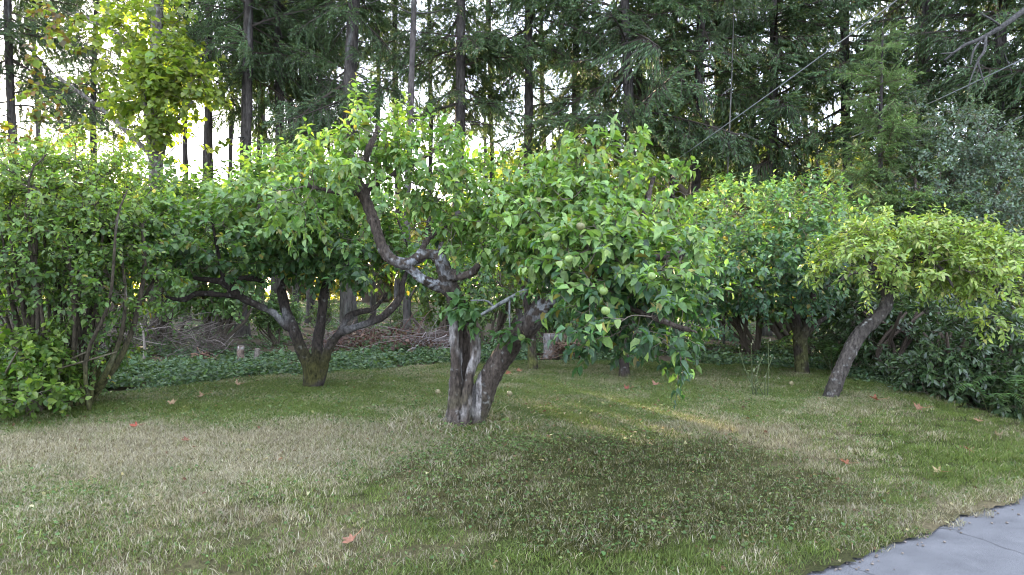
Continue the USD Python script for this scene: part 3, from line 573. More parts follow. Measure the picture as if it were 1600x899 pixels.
blobs = [(1400, 366, D, 64, 26, .5, 1.0), (1335, 408, D - .2, 44, 28, .45, .8), (1468, 374, D, 60, 26, .5, .9), (1525, 410, D - .15, 56, 34, .5, 1.0), (1552, 470, D - .25, 32, 44, .35, .7), (1465, 424, D - .35, 70, 24, .4, .7), (1355, 446, D - .25, 48, 12, .28, .45), (1400, 405, D - .1, 76, 26, .45, .5), (1500, 446, D - .3, 40, 18, .28, .35)]
def plum_tint(N, rng, b): return leaf_tint(N, rng, (.15, .23, .05), (.31, .39, .12), 1.2, yellow=(.34, .33, .12), yp=.03)
leafy(T, nodes_of(limbs[1:]), blobs, 260, 3, rng, .078, .40, plum_tint, nl=12, L=(.16, .32), up=.25, droop=.42, singles=200, curl=.4, mat='leaf', flat=.3)

# ------------------------------------------------------------------ tall shrub on the left, low bush at its foot
rng = np.random.default_rng(404)
p0 = ground_at(95, 637); D = p0[1]
T = Thing('tall_shrub', 'tall many-stemmed green shrub at the left edge of the lawn', 'shrub', p0)
st = []
for i in range(34):
    bx = rng.uniform(35, 150); tx = bx + (bx - 95) * rng.uniform(.6, 1.5) + rng.normal(0, 22); d0 = rng.uniform(-.3, .35); ty = rng.uniform(250, 400)
    st.append(pxlimb([(bx, 640, d0, 3.5), (bx + (tx - bx) * .25 + rng.normal(0, 5), 560, d0 * 1.4, 3.1), (bx + (tx - bx) * .6 + rng.normal(0, 8), 470, d0 * 1.8, 2.6), (tx, ty + 40, d0 * 2.2, 1.8), (tx + rng.normal(0, 15), ty - 10, d0 * 2.3, 1.0)], D))
st += [pxlimb([(138, 632, 0, 6), (158, 603, -.05, 5.5), (185, 565, -.1, 4.8), (207, 515, -.1, 4), (220, 460, -.1, 3.4), (226, 410, -.05, 3.5), (222, 350, 0, 2.5)], D), pxlimb([(150, 612, -.05, 5), (172, 570, -.2, 4), (190, 520, -.25, 3.2), (196, 460, -.3, 2.6), (190, 400, -.3, 2)], D), pxlimb([(130, 634, .1, 5), (150, 590, .2, 4), (178, 540, .3, 3.3), (240, 440, .3, 2.6), (250, 390, .3, 2)], D), pxlimb([(108, 634, -.2, 5), (112, 590, -.25, 4.2), (118, 520, -.3, 3.5), (112, 440, -.3, 3), (100, 360, -.3, 2.5)], D)]
for s in st:
    T.part('stem', tube(s[0], s[1], 7, 14), 'bark', bark_tint(tube(s[0], s[1], 7, 14)[0], rng, (.045, .038, .026), (.12, .12, .10), .05, .6, p0[2] + .8, 5), True)
nodes = nodes_of(st, .5); nodes = nodes[nodes[:, 2] > 1.5]
blobs = [(40, 300, D, 90, 60, .8, 1.1), (130, 310, D, 85, 58, .8, 1.1), (60, 380, D - .2, 95, 55, .7, 1.0), (170, 370, D - .1, 85, 55, .7, 1.0), (-60, 340, D, 80, 90, .9, .8), (200, 320, D + .1, 50, 55, .6, .6), (110, 430, D - .3, 100, 34, .5, .6), (20, 430, D - .3, 70, 40, .5, .6), (205, 440, D - .1, 45, 50, .5, .5), (150, 260, D + .1, 55, 30, .5, .4), (40, 250, D + .1, 60, 28, .5, .5), (40, 500, D - .1, 70, 45, .5, .45), (170, 500, D + .1, 50, 55, .4, .35), (100, 560, D + .1, 80, 40, .4, .4), (125, 485, D - .45, 45, 20, .25, .4)]
tint = zones(((1.5, (.05, .10, .028), (.12, .20, .05)), (2.6, (.10, .17, .045), (.22, .31, .085))))
leafy(T, nodes, blobs, 640, 3, rng, .058, .60, tint, nl=11, L=(.18, .40), up=.2, droop=.35, mat='thin_leaf', shell=.25, branch_tint=(.05, .042, .03))
rng = np.random.default_rng(405)
p0 = ground_at(45, 652); D = p0[1]
T = Thing('low_bush', 'low bush with bright green leaves at the foot of the tall shrub', 'bush', p0)
st = [pxlimb([(45 + rng.normal(0, 14), 650, rng.normal(0, .08), 2.5), (45 + rng.normal(0, 30), 600, rng.normal(0, .2), 2), (45 + rng.normal(0, 50), 550, rng.normal(0, .3), 1.2)], D) for _ in range(14)]
for s in st: T.part('stem', tube(s[0], s[1], 5, 8), 'twig', (.08, .07, .045), True)
leafy(T, nodes_of(st, .3), [(30, 565, D, 60, 40, .35), (60, 610, D - .1, 45, 32, .3), (15, 600, D, 50, 40, .3), (75, 560, D + .05, 30, 25, .25)], 130, 3, rng, .068, .68, lambda N, r, b: leaf_tint(N, r, (.055, .11, .022), (.17, .25, .05), 1.4), nl=9, L=(.12, .25), droop=.3, mat='thin_leaf')

# ------------------------------------------------------------------ conifers
def fir_spray(rng, hang=0.0):
    """one fir branch of unit length along x: needle-covered twigs as small blades, its wood beside them"""
    B, Dv, Ls, Ws = [], [], [], []; wood_P, wood_R = [], []
    def axis(x): return np.array([x, .03 * math.sin(3 * x), -.16 * x * x + .05 * x ** 4])
    wood_P.append([axis(x) for x in np.linspace(0, 1, 6)]); wood_R.append(np.linspace(.012, .002, 6))
    for side in (-1, 1):
        x = .08; ph = rng.random() * 9
        while x < .985:
            x += rng.uniform(.022, .050)
            if math.sin(x * 17 + ph) < -.72: continue
            l = (.36 * min(1, (x / .28)) ** .8 * max(1.02 - x, .01) ** .7 + .04) * rng.uniform(.35, 1.25)
            an = math.radians(rng.uniform(30, 74)); o = axis(min(x, 1)); dr = rng.uniform(-.15, .75) * l + hang * l
            e = o + np.array([math.cos(an) * l, side * math.sin(an) * l, -dr]); mid = (o + e) / 2 + np.array([0, 0, .12 * l]) + rng.normal(0, .06 * l, 3)
            wood_P.append([o, (o + mid) / 2, mid, (mid + e) / 2, e, e + (e - mid) * .02]); wood_R.append(np.linspace(.0035, .001, 6))
            n = max(3, int(l / .0135)); bare = rng.uniform(.1, .4)
            for u in np.linspace(bare, 1, n):
                p = (1 - u) ** 2 * o + 2 * u * (1 - u) * mid + u * u * e; t = nrm(2 * (1 - u) * (mid - o) + 2 * u * (e - mid))
                for s2 in (-1, 1, 0):
                    q = nrm(np.cross(t, [0, 0, 1.])) * s2
                    B.append(p); Dv.append(nrm(t * rng.uniform(.5, 1.0) + q * rng.uniform(.5, 1.1) + np.array([0, 0, rng.uniform(-.7, .5) - hang]) + rng.normal(0, .18, 3))); Ls.append(rng.uniform(.022, .055) * (1.2 - .45 * u)); Ws.append(rng.uniform(.007, .013))
    B, Dv, Ls, Ws = np.array(B), np.array(Dv), np.array(Ls), np.array(Ws)
    s = nrm(np.cross(Dv, nrm(rng.normal(0, 1, Dv.shape) + [0, 0, 1.6])))
    v = np.stack([B, B + Dv * (Ls * .45)[:, None] + s * (Ws / 2)[:, None], B + Dv * Ls[:, None], B + Dv * (Ls * .45)[:, None] - s * (Ws / 2)[:, None]], 1).reshape(-1, 3)
    f = (np.array([[0, 1, 2], [0, 2, 3]])[None] + (np.arange(len(B)) * 4)[:, None, None]).reshape(-1, 3)
    c = np.repeat(leaf_tint(len(B), rng, (.043, .082, .036), (.115, .175, .078), 1.4), 4, 0)
    wv, wf = tubes(np.array(wood_P), np.array(wood_R), 3, cap=False)
    return join([(v, f, c), (wv, wf, np.broadcast_to([.06, .05, .04], (len(wv), 3)))])
SPRAYS = []
def fir(px, d, wpx, label, lean=0, top=None, zone=None, dens=13, Lmax=3.0, seed=0, dead=14, sprays=None, pitch=(-30, 5), tintbark=(.052, .047, .042), name='fir_tree', group=None, Hh=None, young=False, xy=None, lichen=.3, up_top=True):
    rng = np.random.default_rng(1000 + seed)
    if xy is None: x = (px - CX) / F * d; y = d
    else: x, y = xy
    base = np.array([x, y, float(gz(x, y)) - .1]); r0 = .86 * wpx / F * d / 2
    Hh = Hh or rng.uniform(19, 25); T = Thing(name, label, 'fir tree', base, group)
    m = 46; zz = np.concatenate([np.linspace(0, 9, 30), np.linspace(9.6, Hh, 16)]) if Hh > 12 else np.linspace(0, Hh, m)
    lean = lean or rng.normal(0, 6); lx = lean / F * d; cx = lx * (zz / 8.0) ** 1.2 + .06 * np.sin(zz * .5 + seed); cy = .06 * np.cos(zz * .43 + seed)
    R = r0 * np.clip((1 - zz / Hh), .04, 1) ** .75 * (1 + .5 * np.exp(-zz / .35)) / (1 - 3.5 / Hh) ** .75
    P = base + np.stack([cx, cy, zz], 1); v, f = tube(P, R, 14)
    q = (v - P[np.repeat(np.arange(len(P)), 14)]); v = v + q * ((meshkit.noise(v * [22, 22, 3.5], seed) - .5) * .30)[:, None]
    T.part('trunk', (v, f), 'fir_bark', bark_tint(v, rng, tintbark, (.10, .105, .098), lichen, .3, base[2] + 2.5, seed, (.04, .045, .018)), True)
    z0, full = zone or (4.0, 6.5)
    n = int(dens * .8 * (Hh - z0)); zb = z0 + (Hh - .3 - z0) * np.sort(rng.random(n)) ** 1.05
    keep = rng.random(n) < np.clip((zb - z0) / max(full - z0, .1), .15, 1); zb = zb[keep]; n = len(zb)
    az = np.arange(n) * 2.4 + rng.normal(0, .5, n); frac = (zb - z0) / (Hh - z0)
    L = Lmax * (np.clip(1 - frac, 0, 1) ** .8 * rng.uniform(.35, 1.1, n) + .12)
    pt = np.radians(rng.uniform(*pitch, n) + rng.normal(0, 10, n) + frac * 40 * up_top)
    Xd = np.stack([np.cos(az) * np.cos(pt), np.sin(az) * np.cos(pt), np.sin(pt)], 1)
    pos = np.stack([np.interp(zb, zz, P[:, i]) for i in range(3)], 1) - T.org
    path = f'{T.path}/crown'; UsdGeom.PointInstancer.Define(stage, path)
    SP = SPRAYS if sprays is None else sprays
    if not SP:
        r2 = np.random.default_rng(77 + (sprays is not None))
        for k in range(5):
            v_, f_, c_ = fir_spray(r2, (0, 0, .15, .35, .7)[k]); p = f'{path}/branch_{k:03d}' if k else f'{path}/branch'; put(p, (v_, f_), 'needle', c_ * (1 if sprays is None else np.array([1.6, 1.6, 1.2]))); SP.append(p)
    kinds = rng.choice(5, n, p=[.25, .25, .2, .2, .1]) if not young else rng.choice(2, n)
    instancer(path, SP, kinds, pos, quat_from(Xd, np.tile(UP, (n, 1)) + rng.normal(0, .4, (n, 3))), np.stack([L, L * rng.uniform(.75, 1.15, n), L * rng.uniform(.9, 1.3, n)], 1))
    tag(stage.GetPrimAtPath(path), kind='stuff')
    if dead:
        zd = rng.uniform(1.5, max(z0 + 2.5, 4), dead); a = rng.random(dead) * 6.28; Ld = rng.uniform(.5, 1.9, dead)
        o = np.stack([np.interp(zd, zz, P[:, i]) for i in range(3)], 1); dd = np.stack([np.cos(a), np.sin(a), rng.normal(-.12, .2, dead)], 1)
        PP = np.stack([o, o + dd * (Ld * .35)[:, None] + rng.normal(0, .04, (dead, 3)), o + dd * (Ld * .7)[:, None] + rng.normal(0, .08, (dead, 3)), o + dd * Ld[:, None] - UP * (Ld * .2)[:, None]], 1)
        T.part('dead_branches', tubes(PP, np.linspace(.016, .004, 4)[None] * np.ones((dead, 1)), 4), 'twig', (.05, .048, .043), True, kind='stuff')
    return T
FIRS = [
    (20, 17, 15, 'brown fir trunk at the far left edge, behind the turning maple leaves', dict(zone=(4.4, 7), dens=15, Lmax=2.4)),
    (150, 24, 12, 'slim fir far behind the yellow maple, right of the leftmost fir', dict(zone=(5.5, 8), dens=13, Lmax=2.6)),
    (336, 17, 14, 'slender bare fir trunk leaning left, just right of the yellow maple', dict(lean=-10, zone=(5.8, 8), dens=14, Lmax=2.1)),
    (322, 23, 9, 'thin bare fir trunk hard behind the left-leaning slender one', dict(zone=(8, 10), dens=9)),
    (383, 15, 20, 'fir with dark base behind the left limb of the mossy apple tree', dict(zone=(5.2, 7), dens=14, Lmax=2.1)),
    (433, 16, 17, 'tall straight fir, leftmost of the bare-trunked row behind the mossy apple tree', dict(zone=(5.4, 7.5), dens=14, Lmax=2.1)),
    (461, 18, 12, 'dark fir trunk second from the left in the bare-trunked row', dict(zone=(5.4, 7.5), dens=14, Lmax=2.1)),
    (482, 20, 12, 'fir trunk third from the left in the bare-trunked row', dict(zone=(6, 8), dens=14, Lmax=2.2)),
    (508, 20, 11, 'thin fir trunk, last of the bare-trunked row before the thick fir', dict(zone=(5.6, 8), dens=14, Lmax=2.2)),
    (545, 14.5, 25, 'thickest fir trunk, rising behind the top of the hollow apple tree', dict(zone=(4.3, 5.6), dens=16, Lmax=2.1)),
    (640, 13.2, 12, 'slim dark fir trunk standing behind the middle brush pile', dict(zone=(6.5, 9), dens=7, Lmax=1.8, dead=6)),
    (714, 15, 20, 'grey straight fir with lacy side branches against the open sky', dict(zone=(4.0, 5.6), dens=13, Lmax=2.5, pitch=(-35, 10), dead=30)),
    (815, 16, 17, 'fir trunk leaning slightly right at the edge of the dense forest', dict(lean=12, zone=(5.0, 7), dens=12, Lmax=2.2)),
    (985, 15, 19, 'broad fir with hanging boughs behind the top of the hollow apple tree', dict(zone=(4.2, 4.8), dens=15, Lmax=2.7)),
    (1006, 18, 11, 'thin fir trunk hard to the right of the broad hanging fir', dict(zone=(5.5, 7.5), dens=10)),
    (905, 17.5, 14, 'dense dark fir left of the broad hanging fir', dict(zone=(4.8, 5.6), dens=13, Lmax=2.4)),
    (1088, 16, 18, 'fir with bare dark lower trunk behind the right shoulder of the hollow tree', dict(zone=(4.8, 6.2), dens=14, Lmax=2.5)),
    (1132, 18, 20, 'fir with pale lower trunk, right of the bare dark trunk', dict(zone=(4.6, 6.0), dens=15, Lmax=2.6)),
    (1200, 16.5, 16, 'dark fir with boughs low over the forked apple tree', dict(zone=(3.2, 4.2), dens=16, Lmax=2.6)),
    (1256, 22, 10, 'thin fir trunk seen through the sunlit gap left of the young fir', dict(zone=(6.5, 8.5), dens=9, Lmax=2.2)),
    (1278, 24, 9, 'thinnest fir trunk seen through the sunlit gap left of the young fir', dict(zone=(7, 9), dens=9, Lmax=2.2)),
    (1330, 17, 18, 'tall dark fir directly behind the young fir on its left side', dict(zone=(4.9, 6.2), dens=14, Lmax=2.6)),
    (1450, 16, 20, 'tall dark fir behind the grey-green holly', dict(zone=(4.0, 5.4), dens=15, Lmax=2.7)),
    (1560, 13.5, 20, 'big dark fir at the right edge, boughs hanging over the holly', dict(zone=(4.4, 5.2), dens=16, Lmax=2.5)),
    (1690, 12.5, 22, 'fir whose boughs reach in from beyond the right edge', dict(zone=(2.6, 4), dens=17, Lmax=2.8)),
    (620, 24, 12, 'distant fir in the bright gap between the thick fir and the lacy fir', dict(zone=(8, 10), dens=9, Lmax=2.2)),
    (290, 21, 9, 'slim fir trunk seen through the right side of the yellow maple', dict(zone=(7, 9), dens=9, Lmax=2.0)),
    (361, 22, 8, 'thin dark fir trunk between the left-leaning slender one and the dark-based fir', dict(zone=(7, 9), dens=9, Lmax=2.0)),
    (407, 21, 10, 'thin fir trunk just left of the bare-trunked row', dict(zone=(6.5, 9), dens=9, Lmax=2.0)),
    (585, 22, 9, 'thin fir trunk right of the thick fir, over the crown of the hollow tree', dict(zone=(6, 9), dens=9, Lmax=2.0)),
    (668, 21, 9, 'slim lacy fir left of the grey straight fir', dict(zone=(5.5, 8), dens=10, Lmax=2.2, pitch=(-30, 15))),
    (765, 22, 9, 'slim lacy fir between the grey straight fir and the leaning fir', dict(zone=(5.5, 8), dens=9, Lmax=2.0, pitch=(-30, 15))),
]
firs = [fir(px, d, w, lab, seed=i, **kw) for i, (px, d, w, lab, kw) in enumerate(FIRS)]
rng = np.random.default_rng(505)
spots = [(-260, 15), (-160, 18), (-420, 18), (-90, 22), (-330, 24), (60, 30), (410, 30), (760, 31), (860, 23), (1050, 22), (1170, 25), (1390, 21), (1510, 22), (1620, 18), (1720, 17), (1430, 29), (1010, 31), (1640, 27), (1850, 16)]
for i, (px, d) in enumerate(spots):
    right = px > 780
    fir(px, d, rng.uniform(11, 18) * 16 / d, 'fir standing in shade farther back, among the forest trunks', seed=100 + i, name='distant_fir', group='firs farther back in the forest', dead=8,
        zone=(rng.uniform(4.5, 6.5), rng.uniform(6.5, 8)) if right else (rng.uniform(7, 9), rng.uniform(9, 12)), dens=6.5 if right else 6, Lmax=2.2 if right else 1.9)
young = fir(1379, 10.6, 8, 'young light green fir with a thin upright leader, in front of the dark firs', seed=60, name='young_fir', Hh=5.6, zone=(.6, .9), dens=46, Lmax=1.5, pitch=(0, 28), dead=0, sprays=[], lichen=.1, up_top=False)
fir(1135, 14.0, 3, 'pale thin snag-like young fir in the dark boughs left of the long cable', seed=61, name='young_fir', Hh=9.5, zone=(6.2, 7.0), dens=10, Lmax=.8, dead=4, tintbark=(.08, .078, .07))

# ------------------------------------------------------------------ maple, holly, evergreen shrubs, understory
rng = np.random.default_rng(606)
D = 14.6; p0 = at(246, 450, D); p0[2] = gz(p0[0], p0[1]) - .05
T = Thing('maple_tree', 'tall maple with glowing yellow-green leaves above the tall shrub', 'maple', p0)
limbs = [pxlimb([(248, 560, 0, 14), (247, 450, 0, 12), (244, 300, .05, 11), (243, 150, .1, 10), (246, 20, .1, 9), (250, -150, .1, 7)], D), pxlimb([(244, 290, .05, 5), (262, 210, -.3, 4), (300, 160, -.5, 3)], D), pxlimb([(246, 330, 0, 5), (235, 240, -.4, 4), (225, 150, -.5, 3)], D), pxlimb([(244, 250, 0, 5), (170, 180, .2, 4), (90, 120, .3, 3)], D), pxlimb([(243, 150, 0, 5), (190, 60, .2, 4), (120, 20, .4, 3)], D)]
v, f = wood(limbs, k=.02, cell=.035, amp=.012, freq=6, seed=41)
T.part('trunk', (v, f), 'fir_bark', bark_tint(v, rng, (.11, .10, .085), (.26, .27, .24), .5, .4, 4, 41), True)
def maple_tint(N, r, b):
    px = proj(b); t = leaf_tint(N, r, (.11, .17, .035), (.22, .27, .06), 1.0, .15); o = leaf_tint(N, r, (.10, .085, .03), (.20, .11, .035), 1.4, .2)
    return np.where((r.random(N) < sm((150 - px[:, 0]) / 60) * .4)[:, None], o, t)
leafy(T, nodes_of(limbs[1:]), [(242, 165, D - .5, 34, 50, .6, 1.8), (258, 105, D - .4, 34, 50, .6, 1.6), (298, 135, D - .6, 26, 28, .5, 1.3), (225, 40, D - .2, 42, 45, .8, .8), (285, 30, D - .2, 30, 20, .5, .3), (120, 110, D + .3, 60, 75, 1.0, .22), (140, 20, D + .4, 80, 40, 1.0, .2), (60, 190, D + .2, 60, 50, .8, .16), (230, 235, D - .6, 40, 22, .5, .35), (330, 235, D - .5, 14, 12, .3, .2)], 320, 2, rng, .15, .85, maple_tint, nl=9, L=(.3, .6), up=.1, droop=.35, mat='thin_leaf', branch_tint=(.12, .10, .08), noise_cut=.40)

D = 10.4; p0 = at(1490, 450, D); p0[2] = gz(p0[0], p0[1]) - .05
T = Thing('holly_tree', 'rounded grey-green holly with small dense leaves at the right, beside the young fir', 'holly', p0)
limbs = [pxlimb([(1490, 600, 0, 9), (1488, 480, 0, 8), (1490, 350, 0, 7), (1486, 240, 0, 4)], D), pxlimb([(1488, 450, 0, 6), (1540, 360, -.2, 5), (1560, 300, -.3, 3)], D), pxlimb([(1488, 420, 0, 6), (1440, 340, -.2, 4), (1430, 280, -.2, 3)], D)]
v, f = wood(limbs, k=.015, cell=.025, amp=.008, seed=51); T.part('trunk', (v, f), 'bark', bark_tint(v, rng, seed=51), True)
leafy(T, nodes_of(limbs, .3), [(1490, 235, D, 72, 62, .8, 1.1), (1450, 290, D - .2, 58, 55, .7), (1540, 290, D - .2, 66, 62, .7), (1500, 350, D - .3, 90, 60, .8, 1.1), (1585, 350, D - .1, 50, 55, .6), (1440, 180, D + .1, 30, 26, .4, .3), (1420, 370, D - .1, 45, 45, .5, .7), (1560, 420, D - .1, 70, 55, .6, .8)], 720, 3, rng, .054, .55, lambda N, r, b: leaf_tint(N, r, (.06, .098, .06), (.14, .19, .125), 1.3), nl=13, L=(.16, .32), droop=.2, mat='glossy_leaf', sprouts=20)

def evergreen(px, py, label, blobs, seed, na=120, size=.095, ratio=.38):
    rng = np.random.default_rng(seed); p0 = ground_at(px, py); D = p0[1] + .35
    T = Thing('evergreen_shrub', label, 'shrub', p0)
    st = [pxlimb([(px + rng.normal(0, 8), py + 2, .3, 4), (px + rng.normal(0, 20), py - 50, .3, 3.2), (px + rng.normal(0, 45), py - 110, .3 + rng.normal(0, .2), 2)], D - .35) for _ in range(7)]
    for s in st: T.part('stem', tube(s[0], s[1], 6, 8), 'twig', (.07, .055, .042), True)
    leafy(T, nodes_of(st, .2), [(b[0], b[1], D + b[2]) + tuple(b[3:]) for b in blobs], int(na * 1.35), 3, rng, size, ratio, lambda N, r, b: leaf_tint(N, r, (.030, .056, .022), (.075, .118, .050), 1.6), nl=9, L=(.12, .26), up=.35, droop=.25, mat='glossy_leaf', shell=.55)
evergreen(1395, 598, 'dark glossy evergreen shrub right behind the leaning plum trunk', [(1400, 545, 0, 62, 50, .45), (1440, 500, .3, 60, 45, .5), (1370, 500, .4, 50, 45, .5)], 61, 140)
evergreen(1490, 630, 'dark glossy evergreen shrub under the drooping right side of the plum crown', [(1495, 570, 0, 66, 55, .45), (1530, 530, .2, 65, 45, .5), (1460, 590, -.1, 50, 38, .35)], 62, 150)
evergreen(1575, 650, 'dark glossy evergreen shrub at the right edge, nearest the driveway', [(1575, 610, 0, 60, 42, .4), (1620, 570, .1, 60, 60, .5), (1540, 625, -.1, 40, 28, .3)], 63, 130)
evergreen(1590, 590, 'taller dark evergreen shrub behind, below the holly at the right edge', [(1560, 470, .5, 80, 55, .6), (1620, 500, .3, 70, 60, .6), (1500, 480, .7, 70, 50, .6)], 64, 170)
evergreen(1340, 580, 'dark low evergreen shrub between the forked apple tree and the plum trunk', [(1340, 530, .3, 45, 42, .4), (1310, 520, .6, 40, 36, .4)], 65, 80)

def source_shrub(name, label, px, d, hpx, wpx, tints, seed, na, size, mat='leaf', nst=9, ratio=.62, nl=10, group=None, tall=False, cut=0.0, cat='shrub', nt=2):
    rng = np.random.default_rng(seed); p0 = at(px, 450, d); p0[2] = gz(p0[0], p0[1]) - .03; py = proj(p0)[1]
    T = Thing(name, label, cat, p0, group); w = wpx / 2
    st = [pxlimb([(px + rng.normal(0, w * .12), py, 0, 9 if tall else 3), (px + rng.normal(0, w * .4), py - hpx * .45, rng.normal(0, .1 * w / F * d), 6 if tall else 2.2), (px + rng.normal(0, w * .6), py - hpx * .85, rng.normal(0, .3 * w / F * d), 2 if tall else 1)], d) for _ in range(nst)]
    for s in st: T.part('trunk' if tall else 'stem', tube(s[0], s[1], 6, 8), 'twig', (.075, .062, .045), True)
    rm = w / F * d
    bl = [(px + rng.normal(0, w * .4), py - hpx * rng.uniform(.16 if tall else .42, .9), d + rng.normal(0, .4 * rm), w * rng.uniform(.35, .5), hpx * rng.uniform(.13, .22), rm * rng.uniform(.35, .5)) for _ in range(8)]
    leafy(T, nodes_of(st, .25), bl, na, nt, rng, size, ratio, lambda N, r, b: leaf_tint(N, r, *tints), nl=nl, L=(.25 * size / .1, .5 * size / .1), up=.1, droop=.35, mat=mat, noise_cut=cut, shell=.2); T.h = hpx / F * d
    return T
rng = np.random.default_rng(707)
gu = 'broadleaf bushes in the shade at the forest edge'
U = [source_shrub('understory_bush', 'broad green bush in front of the forest, right of the left brush pile', 340, 12.4, 175, 215, ((.07, .13, .045), (.15, .24, .075), 1.4), 71, 240, .11, cut=.25),
     source_shrub('understory_bush', 'tall green bush behind the tall shrub at the far left', 150, 11.5, 260, 240, ((.05, .10, .032), (.12, .19, .055), 1.5), 72, 210, .12, cut=.3),
     source_shrub('understory_bush', 'loose light green bush behind the split trunk of the hollow apple tree', 690, 13.5, 170, 160, ((.06, .11, .035), (.15, .21, .06), 1.4), 73, 120, .11, cut=.38)]
def ub(px, d, k, label, hs=1.0):
    x = (px - CX) / F * d; s = U[k]; z = rng.uniform(.85, 1.15) * hs
    copy_of(s, 'understory_bush', label, 'shrub', (x, d, float(gz(x, d)) - .03), rng.random() * 6.28, (z, z, z), None)
for px, d, k, lab, hs in [(430, 13.2, 0, 'green bush filling the gap between the limbs of the mossy apple tree', .45), (255, 13.6, 1, 'green bush behind the left brush pile, under the maple', 1.2), (30, 12, 1, 'green bush at the far left edge behind the tall shrub', .9), (770, 13.2, 2, 'bush behind the dead grey branch of the hollow tree', .75), (860, 12.6, 0, 'dark bush behind the grey stump', .6), (960, 13, 0, 'bush behind the drooping leaves of the hollow tree', 1.0),
                         (1060, 12.2, 0, 'bush in the shade behind the apple tree with the short trunk', 1.1), (1170, 12.4, 0, 'dark bush left of the forked apple tree trunk', .95), (1270, 11.8, 0, 'bush directly behind the forked apple tree trunk', .9), (1360, 12.4, 1, 'bush behind the leaning plum trunk', .75), (1230, 14.5, 2, 'light bush in the gap above the forked apple tree', 1.3), (560, 15.5, 2, 'loose bush behind the middle brush pile, left part', .42), (625, 16.5, 2, 'loose bush behind the slim dark fir trunk', .42), (500, 17, 2, 'loose bush behind the middle limb of the mossy apple tree', .42), (-120, 12, 1, 'bush beyond the left edge of the lawn', 1.0)]:
    ub(px, d, k, lab, hs)
gf = 'sunlit trees beyond the forest'
far_lab = 'sunlit yellow-green tree in the open beyond the forest, glimpsed between trunks'
S = [source_shrub('sunlit_tree', far_lab, 250, 40, 161, 190, ((.10, .14, .03), (.25, .26, .055), 1.2), 81, 290, .34, 'thin_leaf', 5, cut=.42, tall=True, group=gf, cat='tree'),
     source_shrub('sunlit_tree', far_lab, 480, 44, 150, 170, ((.13, .15, .03), (.30, .27, .06), 1.2), 82, 280, .34, 'thin_leaf', 5, cut=.42, tall=True, group=gf, cat='tree')]
for i, (px, d) in enumerate([(-420, 40), (-300, 42), (-200, 40), (-90, 41), (20, 40), (130, 42), (370, 41), (590, 40), (690, 42), (790, 41), (880, 43), (980, 41), (1090, 43), (1190, 40), (1290, 42), (1390, 40), (1490, 42), (1600, 41), (1710, 42), (1240, 36), (1060, 37)]):
    x = (px - CX) / F * d; k = rng.uniform(.8, 1.15) * (1.25 if px > 850 else 1.0) * (.42 if d < 38 and px < 850 else 1)
    copy_of(S[i % 2], 'sunlit_tree', far_lab, 'tree', (x, d, float(gz(x, d)) - .05), rng.random() * 6.28, (k * 1.15, k * 1.15, k), gf)

# ------------------------------------------------------------------ ferns, ground cover, brush piles, stumps
def fern(px, py, label, seed, n=11, L=.75):
    rng = np.random.default_rng(seed); p0 = ground_at(px, py); T = Thing('sword_fern', label, 'fern', p0)
    for i in range(n):
        a = i * 2.4 + rng.normal(0, .2); l = L * rng.uniform(.75, 1.15); o = np.array([math.cos(a), math.sin(a), 0]); k = rng.uniform(.5, .95)
        P = catmull([p0, p0 + o * l * .35 * k + UP * l * .5, p0 + o * l * .85 * k + UP * l * .62, p0 + o * l * 1.25 * k + UP * l * .38], 26)
        t = nrm(np.gradient(P, axis=0)); s = nrm(np.cross(t, UP)); B, Dd, Z = [], [], []
        for j in range(3, 26):
            for sd in (-1, 1): B.append(P[j]); Dd.append(s[j] * sd + t[j] * .35 - UP * .15); Z.append(l * .16 * math.sin(math.pi * (j / 27) ** .7) + .012)
        lv, lf = leaves(np.array(B), np.array(Dd), np.tile(UP, (len(B), 1)) + rng.normal(0, .1, (len(B), 3)), np.array(Z), .22, rng, .1, .2)
        tv, tf = tube(P, np.linspace(.004, .0015, 26), 4); c = np.array([.05, .095, .028]) * math.exp(rng.normal(0, .2))
        v, f, cc = join([(lv, lf, np.repeat(leaf_tint(len(B), rng, c, c * 1.8), 8, 0)), (tv, tf, np.tile([.07, .08, .03], (len(tv), 1)))])
        T.part('frond', (v, f), 'leaf', cc)
fern(1598, 655, 'sword fern at the right edge of the lawn below the evergreen shrubs', 91, 12, .8)
fern(1300, 583, 'sword fern between the forked apple tree and the leaning plum', 92, 12, .75)
fern(1330, 578, 'sword fern right behind the leaning plum trunk', 93, 10, .6)
fern(1545, 648, 'small sword fern left of the one at the right edge', 94, 9, .55)

